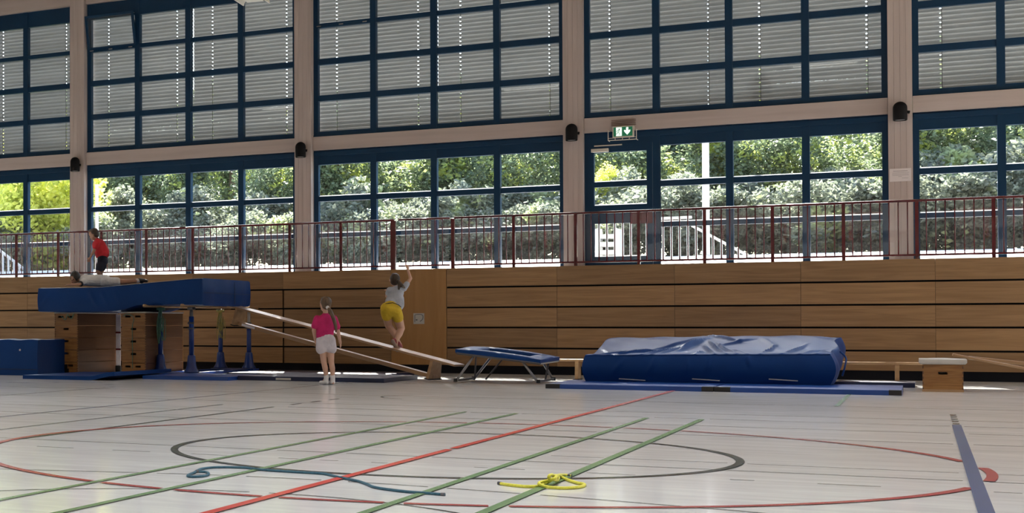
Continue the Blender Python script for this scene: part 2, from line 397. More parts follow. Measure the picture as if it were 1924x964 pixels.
court('court_line', vline(0.2375, [(14.75 + i * 0.36, 14.86 + i * 0.36) for i in range(5)]), 'line_black', 0.05)

# plank wall under the gallery, its planks, door, skirting
wb = structure(MB().box(X0, X1, WALL_Y + 0.03, WALL_Y + 0.14, 0, 1.80).build('wall_back', MT['black']), 'low oak panelled wall below the gallery railing')
rows = [(0.145, 0.432), (0.462, 0.787), (0.817, 1.137), (1.167, 1.49), (1.52, 1.84)]
seams = [-20.3, -17.6, -15.75, -13.9, -12.05, -10.199, -8.162, None, -7.163, -5.301, -3.458, -1.63, 0.172, 2.03, 3.9, 5.8, 9.5]
for k in range(len(seams) - 1):
    a, b = seams[k], seams[k + 1]
    if a is None or b is None: continue
    for r, (z0, z1) in enumerate(rows):
        g0 = 0.016 if (a == -10.199 and r < 4) else 0.002
        g1 = 0.016 if (b == -10.199 and r < 4) else 0.002
        me = MB().box(a + g0, b - g1, -0.02 + random.uniform(-0.002, 0.002), 0.028, z0, z1).mesh('plank')
        obj('plank', me, MT['panel'], wb, loc=(0, WALL_Y, 0))
dr = MB().box(-8.158, -7.170, WALL_Y - 0.02, WALL_Y + 0.03, 0.145, 1.84).build('door_1', MT['doorwood'], bevel=0.003)
structure(dr, 'flush oak door set into the panelled wall')
MB().box(-8.12, -8.09, WALL_Y - 0.026, WALL_Y - 0.02, 0.92, 1.02).build('lock_plate', MT['darksteel'], dr)
structure(MB().box(X0, X1, WALL_Y, WALL_Y + 0.12, 0, 0.14).build('baseboard_back', MT['kick']), 'near-black skirting under the oak panels')
gl = MB().box(X0, X1, WALL_Y + 0.14, WIN_Y + 0.4, 1.62, 1.83).build('floor_gallery', MT['slab'])
structure(gl, 'gallery walkway slab behind the railing')
# side walls, rear wall with clerestory, ceiling
structure(MB().box(X0 - 0.3, X0, -5, WIN_Y + 0.4, 0, CEIL_Z).build('wall_left', MT['plaster']), 'plain plastered side wall of the hall')
structure(MB().box(X1, X1 + 0.3, -5, WIN_Y + 0.4, 0, CEIL_Z).build('wall_right', MT['plaster']), 'plain plastered end wall of the hall')
structure(MB().box(X0, X1, -5.3, -5, 0, CEIL_Z).build('wall_front', MT['plaster']), 'plain plastered wall behind the photographer')
ce = structure(MB().box(X0, X1, -5.3, WIN_Y + 0.4, CEIL_Z, CEIL_Z + 0.2).build('ceiling', MT['ceil']), 'orange pine boarded ceiling')

# columns and cross beams
COLX = [-20.27, -15.265, -10.265, -5.262, -0.278, 4.74]
for i, cx in enumerate(COLX):
    t = MB().box(cx - 0.083, cx - 0.0, WIN_Y - 0.2, WIN_Y + 0.12, 1.83, CEIL_Z).build('trim_%d' % (i + 1), MT['glulam'])
    structure(t, 'glued timber column between the blue windows')
    MB().box(-0.168, -0.085, -0.2, 0.12, 1.83, CEIL_Z).build('laminated_stave', MT['glulam'], t).location = (cx, WIN_Y, 0)
    MB().box(0.002, 0.083, -0.2, 0.12, 1.83, CEIL_Z).build('laminated_stave', MT['glulam'], t).location = (cx, WIN_Y, 0)
    MB().box(0.085, 0.168, -0.2, 0.12, 1.83, CEIL_Z).build('laminated_stave', MT['glulam'], t).location = (cx, WIN_Y, 0)
for i in range(5):
    a, b = COLX[i] + 0.172, COLX[i + 1] - 0.172
    for n, (z0, z1) in enumerate(((4.222, 4.483), (7.62, 7.95))):
        structure(MB().box(a, b, WIN_Y - 0.12, WIN_Y + 0.1, z0, z1).build('trim_%d' % (10 + i * 2 + n), MT['glulam_h'], bevel=0.004), 'horizontal timber beam between two columns')

# ------------------------------------------------------------------ windows
UP = [(4.585, 5.178), (5.290, 5.883), (5.995, 6.599), (6.684, 7.288)]
LO = [(1.872, 2.537), (2.620, 3.235), (3.333, 3.945)]
UZ0, UZ1 = 4.484, 7.618
LZ0, LZ1 = 1.832, 4.221
MUL, EDGE = 0.113, 0.09
pane_cache = {}
def pane(parent, x0, x1, z0, z1, y=0.0):
    key = (round(x1 - x0, 3), round(z1 - z0, 3))
    if key not in pane_cache:
        w, h = key
        pane_cache[key] = MB().box(-w / 2, w / 2, -0.004, 0.004, -h / 2, h / 2).mesh('pane')
    return obj('pane', pane_cache[key], MT['glass'], parent, loc=((x0 + x1) / 2, y, (z0 + z1) / 2))

def window(n, c0, c1, rows, z0, z1, label, door=False, sash=False, glow_strips=False, cols=4, skip=()):
    a, b = c0 + 0.168, c1 - 0.168
    w = empty_structure('window_%d' % n, label, (0, WIN_Y, 0))
    gw = (b - a - 2 * EDGE - 3 * MUL) / 4
    xs = [(a + EDGE + i * (gw + MUL), a + EDGE + i * (gw + MUL) + gw) for i in range(4)]
    y0, y1 = -0.05, 0.05
    MB().box(a, a + EDGE, y0, y1, z0, z1).build('jamb', MT['frame'], w); MB().box(b - EDGE, b, y0, y1, z0, z1).build('jamb', MT['frame'], w)
    for i in range(3):
        MB().box(xs[i][1], xs[i + 1][0], y0 - 0.012, y1, z0, z1).build('mullion', MT['frame'], w)
    hz = [(z0, rows[0][0])] + [(rows[k][1], rows[k + 1][0]) for k in range(len(rows) - 1)] + [(rows[-1][1], z1)]
    for i, (p, q) in enumerate(xs):
        if door and i == 0: continue
        for k, (s, e) in enumerate(hz):
            MB().box(p, q, y0 + 0.004, y1, s, e).build('transom' if k else 'bottom_rail', MT['frame'], w)
        for k, (s, e) in enumerate(rows):
            if sash and i == 0 and k == len(rows) - 1: continue
            pane(w, p, q, s, e)
        if glow_strips:
            for k, (s, e) in enumerate(rows):
                MB().box(p, q, 0.006, 0.022, s - 0.001, s + 0.020).build('pane_glow_strip', MT['pane_glow'], w)  # made-up strip, stands in for light glowing at the pane edge
    if len(rows) == 3:
        # the roller box and drip bar of the header
        for p, q in ((a + 0.01, b - 0.01),):
            MB().box(p, q, -0.075, -0.05, z1 - 0.11, z1 - 0.02).build('header_strip', MT['frame'], w, bevel=0.008)
    else:
        MB().box(a, b, -0.07, -0.05, z0, z0 + 0.035).build('sill_strip', MT['frame'], w)
    if sash:
        p, q = xs[0]; s, e = rows[-1]
        sh = bpy.data.objects.new('tilted_sash', None); COL.objects.link(sh); sh.parent = w; sh.location = (0, -0.055, s - 0.02)
        sh.rotation_euler = (math.radians(12), 0, 0)
        h = e - s + 0.05
        MB().box(p - 0.05, p, -0.05, 0, 0, h + 0.04).box(q, q + 0.045, -0.05, 0, 0, h + 0.04).box(p, q, -0.05, 0, 0, 0.035).box(p, q, -0.05, 0, h - 0.01, h + 0.04).build('sash_frame', MT['frame'], sh)
        MB().box(p, q, -0.028, -0.02, 0.03, h).build('sash_pane', MT['glass'], sh)
        MB().box(q - 0.02, q + 0.01, -0.005, 0.10, h - 0.01, h + 0.01).build('stay_arm', MT['steel'], sh)
    if sash or n == 6:
        p, q = xs[0]; s, e = rows[-1]
        for fx in (0.02, 0.45, 0.9):
            MB().box(p + fx * gw - 0.04, p + fx * gw + 0.04, -0.066, -0.05, s - 0.062, s - 0.045).build('hinge', MT['steel'], w)
    if door:
        p, q = a, xs[1][0]
        d = empty_structure('door_2', 'blue framed glass emergency door onto the gallery', (0, WIN_Y - 0.02, 0))
        dx0, dx1 = a + 0.07, xs[1][0] - 0.12
        MB().box(a, a + 0.07, y0, y1, z0, z1).box(dx1 + 0.01, xs[1][0], y0, y1, z0, z1).box(a + 0.07, dx1 + 0.01, y0, y1, 4.0, z1).build('door_frame', MT['frame'], d)
        MB().box(dx0, dx0 + 0.09, -0.06, 0.02, LZ0 + 0.02, 4.0).box(dx1 - 0.09, dx1, -0.06, 0.02, LZ0 + 0.02, 4.0).build('stile', MT['frame'], d)
        gz = [(2.04, 2.62), (2.94, 3.26), (3.352, 3.868)]
        hh = [(LZ0 + 0.02, 2.04), (2.62, 2.94), (3.26, 3.352), (3.868, 4.0)]
        for s, e in hh: MB().box(dx0 + 0.09, dx1 - 0.09, -0.06, 0.02, s, e).build('door_rail', MT['frame'], d)
        for s, e in gz:
            pane(d, dx0 + 0.09, dx1 - 0.09, s, e, -0.02)
            MB().box(dx0 + 0.09, dx1 - 0.09, -0.012, 0.01, s, s + 0.02).build('pane_glow_strip', MT['pane_glow'], d)  # same added glow strip on the door panes
        MB().box(dx0 + 0.05, dx0 + 0.34, -0.11, -0.06, 3.875, 3.935).build('door_closer', MT['lamp'], d, bevel=0.006)
        MB().box(dx0 + 0.10, dx0 + 0.56, -0.09, -0.075, 3.975, 3.995).build('closer_arm', MT['lamp'], d)
        MB().box(dx1 - 0.35, dx1 + 0.0, -0.068, -0.06, 2.60, 2.83).build('push_plate', MT['red'], d)
    return xs

blind_mesh = {}
def blind(n, x0, x1, cords, label):
    t = thing('venetian_blind', label, 'blind', (0, WIN_Y + 0.17, 0), 0, 'outside venetian blinds behind the upper windows')
    w = x1 - x0; tilt = math.radians(53)
    key = round(w, 3), tuple(cords)
    if key not in blind_mesh:
        # curved aluminium slat with punched cord slots
        br = [0.0]
        for c in cords: br += [c - 0.012, c + 0.012]
        br.append(w)
        prof = [(-0.042, 0.0), (-0.022, 0.0085), (-0.009, 0.0115), (0.009, 0.0115), (0.022, 0.0085), (0.042, 0.0)]
        vs = []; fs = []
        for bx in br:
            for py, pz in prof: vs.append((bx, py, pz))
        np_ = len(prof)
        for i in range(len(br) - 1):
            hole = i % 2 == 1
            for j in range(np_ - 1):
                if hole and j == 2: continue
                fs.append((i * np_ + j, (i + 1) * np_ + j, (i + 1) * np_ + j + 1, i * np_ + j + 1))
        me = bpy.data.meshes.new('slat'); me.from_pydata(vs, [], fs); me.update(); blind_mesh[key] = me
    me = blind_mesh[key]
    z = UZ0 + 0.06; k = 0
    while z < UZ1 - 0.12:
        tl = tilt if k > 3 else math.radians(66 - k * 3)
        o = obj('slat', me, MT['slat'], t, loc=(x0, random.uniform(-0.002, 0.002), z), rot=(-tl + random.uniform(-0.02, 0.02), 0, 0))
        z += 0.0745; k += 1
    MB().box(x0, x1, -0.03, 0.05, UZ1 - 0.1, UZ1).build('head_rail', MT['slat'], t)
    MB().box(x0, x1, -0.015, 0.015, UZ0 - 0.0, UZ0 + 0.025).build('bottom_bar', MT['slat'], t)
    for c in cords:
        MB().box(x0 + c + 0.014, x0 + c + 0.022, -0.044, -0.040, UZ0 + 0.02, UZ1 - 0.05).build('ladder_cord', MT['cord'], t)
    return t

wl = ['leftmost bay', 'bay beside the mats', 'bay above the climbing child', 'bay with the emergency door', 'rightmost bay']
for i in range(5):
    c0, c1 = COLX[i], COLX[i + 1]
    window(2 * i + 2, c0, c1, UP, UZ0, UZ1, 'blue framed upper window with closed blinds, ' + wl[i], sash=(i == 1))
    window(2 * i + 1, c0, c1, LO, LZ0, LZ1, 'blue framed lower window looking onto trees, ' + wl[i], door=(i == 3), glow_strips=True)
    a, b = c0 + 0.13, c1 - 0.13; mid = c0 + 2.52
    where = ['at the left edge of the photo', 'behind the tilted window', 'above the climbing girl', 'above the exit sign', 'at the right edge of the photo'][i]
    if i > 0: blind(i, a, mid - 0.002, [0.43, mid - a - 0.37], 'grey venetian blind %s, left half of its bay' % where if i < 4 else 'grey venetian blind %s' % where)
    if i < 4: blind(i, mid + 0.002, b, [0.42, b - mid - 0.34], 'grey venetian blind %s, right half of its bay' % where if i > 0 else 'grey venetian blind %s' % where)

# ------------------------------------------------------------------ railing
RY = 26.32
RZ0, RZ1 = 1.905, 2.72
bar_mesh = MB().tube([(0, 0, RZ0), (0, 0, RZ1)], 0.0098, 6).mesh('baluster', True)
post_mesh = MB().box(-0.024, 0.024, -0.02, 0.02, 1.83, RZ1).mesh('post')
def railing(x0, x1, posts, label, thick=()):
    t = thing('railing', label, 'railing', (0, RY, 0), 0, 'red steel railing along the gallery')
    MB().tube([(x0, 0, RZ1 + 0.012), (x1, 0, RZ1 + 0.012)], 0.021, 12).build('handrail', MT['red'], t, smooth=True)
    MB().box(x0, x1, -0.015, 0.015, RZ0 - 0.015, RZ0 + 0.015).build('bottom_rail', MT['red'], t)
    for p in posts: obj('post', post_mesh, MT['red'], t, loc=(p, 0, 0))
    for p, w in thick:
        MB().box(p - w / 2, p + w / 2, -0.03, 0.03, 1.83, RZ1 + 0.005).build('gate_post', MT['red'], t, bevel=0.004)
    allp = sorted(list(posts) + [p for p, _ in thick])
    ends = sorted(set([x0] + allp + [x1]))
    for a, b in zip(ends[:-1], ends[1:]):
        n = max(1, round((b - a) / 0.125))
        for k in range(1, n): obj('baluster', bar_mesh, MT['red'], t, loc=(a + (b - a) * k / n, 0, 0))
        if b - a > 0.3:
            MB().box(a + 0.03, b - 0.03, 0.045, 0.050, RZ0 + 0.02, RZ1 - 0.02).build('acrylic_panel', MT['acrylic'], t)
railing(-20.2, -8.14, [-20.1, -19.1, -18.1, -17.1, -16.1, -15.1, -14.1, -13.1, -12.1, -11.11, -10.12, -9.13], 'long red steel gallery railing left of the gate section', ((-8.10 - 0.055, 0.09),))
railing(-8.06, -7.14, [], 'short red gate section of the gallery railing between thick posts', ())
railing(-7.06, 9.4, [-6.04, -5.02, -4.02, -3.02, -2.03, -1.04, -0.06, 0.92, 1.92, 2.92, 3.92, 4.92, 5.92, 6.92, 7.92, 8.92], 'long red steel gallery railing right of the gate section', ((-7.06 - 0.025, 0.06),))

# wall lamps (dark domed downlights) on the columns
lamp_where = ['dark domed wall lamp above the boy in the red shirt', 'dark domed wall lamp on the second column from the left', 'dark domed wall lamp beside the exit sign', 'dark domed wall lamp above the paper notice']
for i, cx in enumerate(COLX[1:5]):
    t = thing('wall_lamp', lamp_where[i], 'lamp', (cx + (0.0 if i else 0.02), WIN_Y - 0.2, 4.08), 0, 'dark domed lamps on the columns')
    n = 20; prof = [(0.095, 0.0), (0.1, 0.01), (0.1, 0.2)] + [(0.1 * math.cos(a), 0.2 + 0.1 * math.sin(a)) for a in (0.3, 0.6, 0.9, 1.2, 1.45)]
    vs = []; fs = []
    for r, z in prof:
        for k in range(n): vs.append((r * math.cos(2 * math.pi * k / n), -0.12 + r * math.sin(2 * math.pi * k / n), z))
    for j in range(len(prof) - 1):
        for k in range(n): fs.append((j * n + k, j * n + (k + 1) % n, (j + 1) * n + (k + 1) % n, (j + 1) * n + k))
    fs.append(tuple((len(prof) - 1) * n + k for k in range(n)))
    MB().add(vs, fs).build('shade', MT['black'], t, smooth=True)
    MB().tube([(0, -0.12, 0.012), (0, -0.12, 0.02)], 0.082, 20).build('lens', MT['plate'], t)
    MB().bar((0.02, -0.03, 0.15), (0.02, 0.0, 0.15), 0.05, 0.08).build('bracket', MT['black'], t)
    MB().tube([(0.10, -0.11, 0.13), (0.128, -0.10, 0.125)], 0.025, 10).build('side_knob', MT['black'], t)

# exit sign with cage
ex = thing('exit_sign', 'small green emergency exit sign with white arrow in a wire cage', 'sign', (-4.43, WIN_Y - 0.155, 4.10))
MB().box(-0.175, 0.175, -0.035, 0.035, 0.0, 0.20).build('housing', MT['lamp'], ex, bevel=0.006)
MB().box(-0.155, 0.150, -0.042, -0.036, 0.022, 0.18).build('face', MT['sign_green'], ex)
def prism(pts, y0, y1):
    n = len(pts); vs = [(x, y0, z) for x, z in pts] + [(x, y1, z) for x, z in pts]
    return vs, [tuple(range(n)), tuple(range(2 * n - 1, n - 1, -1))] + [(i, i + n, (i + 1) % n + n, (i + 1) % n) for i in range(n)]
MB().add(*prism([(0.05, 0.172), (0.05, 0.115), (0.018, 0.13), (0.018, 0.10), (0.068, 0.04), (0.118, 0.10), (0.118, 0.13), (0.086, 0.115), (0.086, 0.172)], -0.046, -0.042)).build('down_arrow', MT['sign_white'], ex)
MB().box(-0.115, -0.02, -0.045, -0.042, 0.026, 0.176).build('doorway_mark', MT['sign_white'], ex)
rm = MB()
rm.tube([(-0.062, -0.047, 0.142), (-0.062, -0.045, 0.142)], 0.012, 10)
for a, b in (((-0.066, 0.13), (-0.078, 0.088)), ((-0.078, 0.088), (-0.052, 0.066)), ((-0.052, 0.066), (-0.06, 0.04)), ((-0.078, 0.088), (-0.1, 0.07)), ((-0.1, 0.07), (-0.12, 0.055)), ((-0.068, 0.122), (-0.044, 0.108)), ((-0.068, 0.122), (-0.094, 0.118)), ((-0.094, 0.118), (-0.108, 0.1))):
    rm.bar((a[0], -0.047, a[1]), (b[0], -0.047, b[1]), 0.006, 0.011, up=(0, 1, 0))
rm.build('running_figure', MT['sign_green'], ex)
cg = MB()
for x in (-0.235, 0.225):
    cg.tube([(x, -0.10, -0.05), (x, -0.10, 0.12)], 0.007, 6); cg.tube([(x, -0.10, 0.12), (x, 0.03, 0.12)], 0.006, 6); cg.tube([(x, -0.10, -0.05), (x, 0.06, -0.05)], 0.006, 6)
cg.tube([(-0.235, -0.10, -0.05), (0.225, -0.10, -0.05)], 0.008, 6); cg.tube([(-0.235, -0.10, -0.012), (0.225, -0.10, -0.012)], 0.005, 6)
for x in (-0.12, 0.0, 0.11): cg.tube([(x, -0.10, -0.05), (x, -0.10, -0.012)], 0.006, 6)
cg.build('wire_guard', MT['lamp'], ex)
cv = MB()
for k in range(4): cv.box(-0.2, 0.2, -0.002, 0.02, 0.215 + k * 0.03, 0.222 + k * 0.03)
cv.build('ventilation_slots', MT['bark'], ex)

# paper notice, plate on the door
pn = thing('paper_notice', 'white paper notice with grey lines taped to a timber column', 'notice', (-0.282, WIN_Y - 0.205, 3.125))
MB().box(-0.148, 0.148, -0.003, 0.003, 0, 0.205).build('sheet', MT['paper'], pn)
tx = MB()
tx.box(-0.1, 0.1, -0.0045, -0.003, 0.160, 0.170)
for k, (p, q) in enumerate(((-0.11, 0.12), (-0.115, 0.11), (-0.11, 0.115), (-0.03, 0.02))): tx.box(p, q, -0.0042, -0.003, 0.135 - k * 0.02, 0.140 - k * 0.02)
tx.box(0.02, 0.11, -0.0042, -0.003, 0.048, 0.053)
tx.build('printed_lines', MT['ink'], pn)
dp = thing('door_plate', 'small square grey plate with dark curved mark on the oak door', 'sign', (-7.655, WALL_Y - 0.022, 0.865))
MB().box(-0.098, 0.098, -0.006, 0.0, 0, 0.19).build('plate', MT['plate'], dp, bevel=0.01)
dm = MB()
pts = catmull([(-0.06, -0.008, 0.165), (0.0, -0.008, 0.17), (0.06, -0.008, 0.16), (0.075, -0.008, 0.12), (0.06, -0.008, 0.075), (0.02, -0.008, 0.045)], 5)
dm.tube(pts, 0.006, 6); dm.tube([(-0.07, -0.008, 0.165), (-0.072, -0.008, 0.03)], 0.005, 6); dm.tube([(-0.05, -0.008, 0.075), (-0.025, -0.008, 0.07)], 0.012, 8)
dm.build('dark_mark', MT['ink_dark'], dp)

# ================================================================== GYM EQUIPMENT
def soft_box(name, corners_fn, nx, ny, nz, mat, parent, sharp=58):
    """closed subdivided block: corners_fn(u,v,w) -> point, u,v,w in 0..1"""
    idx = {}; vs = []; fs = []
    def vid(i, j, k):
        if (i, j, k) not in idx:
            idx[(i, j, k)] = len(vs); vs.append(tuple(corners_fn(i / nx, j / ny, k / nz)))
        return idx[(i, j, k)]
    for i in range(nx):
        for j in range(ny):
            fs.append((vid(i, j, 0), vid(i, j + 1, 0), vid(i + 1, j + 1, 0), vid(i + 1, j, 0)))
            fs.append((vid(i, j, nz), vid(i + 1, j, nz), vid(i + 1, j + 1, nz), vid(i, j + 1, nz)))
    for i in range(nx):
        for k in range(nz):
            fs.append((vid(i, 0, k), vid(i + 1, 0, k), vid(i + 1, 0, k + 1), vid(i, 0, k + 1)))
            fs.append((vid(i, ny, k), vid(i, ny, k + 1), vid(i + 1, ny, k + 1), vid(i + 1, ny, k)))
    for j in range(ny):
        for k in range(nz):
            fs.append((vid(0, j, k), vid(0, j, k + 1), vid(0, j + 1, k + 1), vid(0, j + 1, k)))
            fs.append((vid(nx, j, k), vid(nx, j + 1, k), vid(nx, j + 1, k + 1), vid(nx, j, k + 1)))
    o = MB().add(vs, fs).build(name, mat, parent, smooth=True)
    o.data.set_sharp_from_angle(angle=math.radians(sharp))
    return o

def sm(a, b, x):
    t = max(0.0, min(1.0, (x - a) / (b - a))); return t * t * (3 - 2 * t)

def wrinkle(x, y, lines):
    s = 0.0
    for (ax, ay, bx, by, amp, wd_) in lines:
        dx, dy = bx - ax, by - ay; L2 = dx * dx + dy * dy; t = ((x - ax) * dx + (y - ay) * dy) / L2
        tt = max(0, min(1, t)); d = math.hypot(x - ax - tt * dx, y - ay - tt * dy)
        s += amp * math.exp(-(d / wd_) ** 2) * math.sin(math.pi * max(0.05, min(0.95, tt)))
    return s

# raised crash mat on the two vaulting boxes and the parallel bars
cm = thing('crash_mat', 'thick blue crash mat laid across two tall vaulting boxes', 'mat', (-13.13, 22.2, 1.075), 0)
fold_hi = [(0.25, 0.32, 0.05, 0.08, 0.012, 0.018), (0.62, 0.36, 0.55, 0.1, 0.008, 0.02), (0.95, 0.4, 1.2, 0.05, 0.016, 0.022), (1.2, 0.4, 1.38, 0.08, 0.014, 0.022), (1.0, 0.38, 1.12, 0.2, 0.012, 0.02), (1.45, 0.4, 1.6, 0.12, 0.012, 0.022), (0.45, 0.12, 0.62, 0.0, 0.012, 0.02), (2.2, 0.1, 2.35, 0.0, 0.02, 0.05)]
def hi_fn(u, v, w):
    x = u * 3.09; y = v * 2.0
    rise = max(0.0, min(1.0, (x - 1.2) / 1.75))
    top = 0.42 + 0.115 * rise - 0.018 * math.sin(math.pi * min(1, x / 1.5)) * math.sin(math.pi * v)
    bot = 0.0 + 0.09 * sm(1.5, 2.0, x) - 0.012 * math.sin(math.pi * u * 2)
    z = bot + (top - bot) * w
    yy = y
    if v == 0:
        yy = -0.02 * math.sin(math.pi * w) - wrinkle(x, w * 0.42, fold_hi)
    xx = x
    if u == 1: xx += 0.015 * math.sin(math.pi * w) + 0.006 * math.sin(9 * y)
    if u == 0: xx -= 0.012 * math.sin(math.pi * w)
    # soft corners
    e = 0.02
    if w == 1 and v in (0, 1): z -= e * 0.6
    if w == 0 and v in (0, 1): z += e * 0.6
    return (xx, yy, z)
cover = soft_box('mat_cover', hi_fn, 96, 28, 16, MT['vinyl'], cm)
MB().tube(catmull([hi_fn(i / 40, 0, 1) for i in range(41)], 1), 0.006, 5).build('top_piping', MT['vinyl_dark'], cm)
MB().bar((3.112, 1.28, 0.12), (3.112, 1.28, 0.50), 0.012, 0.006, up=(1, 0, 0)).bar((3.113, 0.03, 0.30), (3.113, 1.97, 0.30), 0.005, 0.006).build('seam', MT['vinyl_dark'], cm)

# vaulting boxes
def vault_box(name, label, x0, yf, w=0.45, L=1.48, tiers=5, th=0.21, taper=0.0, top_pad=0.0, slots=None, group=None, rail=False):
    t = thing(name, label, 'vaulting box', (x0, yf, 0), 0, group)
    for k in range(tiers):
        z0 = k * th + 0.004; z1 = (k + 1) * th - 0.003
        sec = bpy.data.objects.new('box_section', None); COL.objects.link(sec); sec.parent = t
        two = (k == tiers - 1 or k == 0) and tiers > 1
        hs = [(0.07, 0.17), (0.26, 0.36)] if two else [(w / 2 - 0.05, w / 2 + 0.05)]
        hz0, hz1 = z0 + th * 0.62, z0 + th * 0.62 + 0.034
        for yy0, yy1 in ((0, 0.024), (L - 0.024, L)):
            mb = MB().box(0, w, yy0, yy1, z0, hz0).box(0, w, yy0, yy1, hz1, z1)
            xs = [0] + [c for h in hs for c in h] + [w]
            for i in range(0, len(xs), 2): mb.box(xs[i], xs[i + 1], yy0, yy1, hz0, hz1)
            mb.build('end_board', MT['boxwood'], sec)
        MB().box(0, 0.022, 0.024, L - 0.024, z0, z1).build('side_board', MT['boxside'], sec)
        MB().box(w - 0.022, w, 0.024, L - 0.024, z0, z1).build('side_board', MT['boxside'], sec)
        # dovetail fingers on the front corners
        df = MB()
        nf = 5
        for c in (0, w):
            for q in range(nf):
                zz = z0 + (z1 - z0) * (q + 0.25) / nf
                df.box(c - 0.012 if c else -0.001, 0.012 if not c else c + 0.001, -0.0012, 0.024, zz, zz + (z1 - z0) * 0.5 / nf)
        df.build('finger_joint', MT['boxside'], sec)
        MB().box(0.03, w - 0.03, 0.03, L - 0.03, z0 + 0.01, z0 + 0.02).build('inner_shadow_board', MT['black'], sec)
    return t
bxa = vault_box('vaulting_box', 'tall five-tier wooden vaulting box under the left end of the raised mat', -12.895, 22.35, group='tall vaulting boxes under the raised mat')
MB().box(0.19, 0.25, -0.004, 0.0, 0.03, 0.17).box(0.21, 0.28, -0.005, 0.0, 0.02, 0.10).build('dark_emblem', MT['black'], bxa)
bxb = vault_box('vaulting_box', 'tall five-tier wooden vaulting box behind the first blue post', -11.595, 22.35, group='tall vaulting boxes under the raised mat')
for b_, nm in ((bxa, 'a'), (bxb, 'b')):
    MB().box(-0.01, 0.46, -0.01, 1.49, 1.05, 1.072).build('padded_top', MT['leather'], b_, bevel=0.008)
sb = vault_box('vaulting_box', 'low one-section wooden vaulting box with pale leather top', -0.003, 21.9, w=0.437, L=0.8, tiers=1, th=0.345, group=None)
def padfn(u, v, w):
    x = -0.04 + u * 0.517; y = -0.035 + v * 0.87; z = 0.345 + w * (0.062 + 0.012 * math.sin(math.pi * u) * math.sin(math.pi * v))
    if w == 0: x = -0.02 + u * 0.477; y = -0.015 + v * 0.83
    return (x, y, z)
pd = soft_box('leather_top', padfn, 16, 16, 3, MT['leather'], sb)
MB().box(-0.004, 0.441, -0.004, 0.02, 0.0, 0.03).build('floor_strip', MT['benchwood'], sb)

# strap between the boxes
st = thing('web_strap', 'pale red-banded strap hanging between the two tall boxes', 'strap', (-12.36, 23.70, 0.0))
MB().bar((0.0, 0, 0.02), (0.0, 0, 1.04), 0.09, 0.012, up=(0, 1, 0)).build('webbing', MT['lilac'], st)
MB().bar((0, -0.008, 0.70), (0, -0.008, 0.73), 0.1, 0.006, up=(0, 1, 0)).bar((0, -0.008, 0.40), (0, -0.008, 0.43), 0.1, 0.006, up=(0, 1, 0)).build('red_band', MT['red'], st)
MB().box(-0.05, 0.05, -0.02, 0.02, 0.0, 0.12).build('buckle', MT['rubber'], st)

# skipping ropes tied at the boxes
def rope_thing(name, label, pts, r, mat, extra=None):
    t = thing(name, label, 'rope', pts[0])
    o = Vector(pts[0]); MB().tube(catmull([Vector(p) - o for p in pts], 6), r, 7).build('strand', MT[mat], t, smooth=True)
    return t
def bundle(name, label, top, n, length, spread, mat, seed):
    rnd = random.Random(seed); t = thing(name, label, 'rope', top)
    for k in range(n):
        a = rnd.uniform(-spread, spread); b = rnd.uniform(-0.03, 0.03); l = length * rnd.uniform(0.6, 1.0)
        pts = [(a * 0.3, b - 0.02, 0.02), (a * 0.7, b - 0.05, -l * 0.3), (a, b - 0.05, -l * 0.7), (a * 1.1 + 0.02, b - 0.045, -l), (a * 1.2 + 0.04, b - 0.04, -l * 0.8), (a * 0.9 + 0.04, b - 0.04, -l * 0.3)]
        MB().tube(catmull(pts, 5), 0.006, 6).build('strand', MT[mat], t, smooth=True)
    for k in range(3): MB().tube([Vector((0.07 * math.cos(q), -0.02 + 0.07 * math.sin(q), 0.01 - k * 0.014)) for q in np.linspace(0, 6.28, 18)], 0.007, 6).build('knot_turn', MT[mat], t, smooth=True)
    return t
rope_thing('skipping_rope', 'dark green rope stuffed over the handles of the first tall box', [(-12.75, 22.33, 1.0), (-12.66, 22.31, 0.94), (-12.62, 22.31, 1.03), (-12.55, 22.32, 0.96), (-12.5, 22.32, 1.045)], 0.007, 'greenrope')
rope_thing('skipping_rope', 'thin green rope hanging down the front of the second tall box', [(-11.55, 22.32, 1.0), (-11.45, 22.30, 1.03), (-11.35, 22.32, 0.97), (-11.385, 22.335, 0.80), (-11.38, 22.335, 0.4), (-11.38, 22.33, 0.12)], 0.006, 'greenrope')

# parallel bars
pb = thing('parallel_bars', 'gymnastic parallel bars with four blue posts and wooden rails', 'parallel bars', (-10.78, 24.05, 0))
PBASE = [(-11.07, 22.77, 22.15), (-10.40, 22.56, 22.15), (-11.13, 25.42, 25.9), (-10.56, 25.40, 25.86)]
for i, (x, y, _) in enumerate(PBASE):
    lx, ly = x + 10.78, y - 24.05
    up = bpy.data.objects.new('upright', None); COL.objects.link(up); up.parent = pb; up.location = (lx, ly, 0)
    MB().tube([(0, 0, 0.06), (0, 0, 0.075), (0, 0, 0.12), (0, 0, 0.18), (0, 0, 0.34), (0, 0, 0.35)], [0.13, 0.125, 0.095, 0.08, 0.062, 0.05], 16).build('foot_sleeve', MT['bluepaint'], up, smooth=True)
    MB().tube([(0, 0, 0.3), (0, 0, 0.80 if i != 1 else 0.99)], 0.042, 14).build('outer_tube', MT['bluepaint'], up, smooth=True)
    MB().tube([(0, 0, 0.78), (0, 0, 1.10)], 0.028, 12).build('inner_tube', MT['steel'], up, smooth=True)
    MB().tube([(-0.05, -0.03, 0.88), (0.055, -0.03, 0.88)], 0.018, 8).box(-0.05, 0.05, -0.055, 0.05, 0.78, 0.80).build('clamp_lever', MT['darksteel'], up)
    MB().box(-0.05, 0.05, -0.06, 0.06, 1.10, 1.145).build('rail_saddle', MT['darksteel'], up, bevel=0.008)
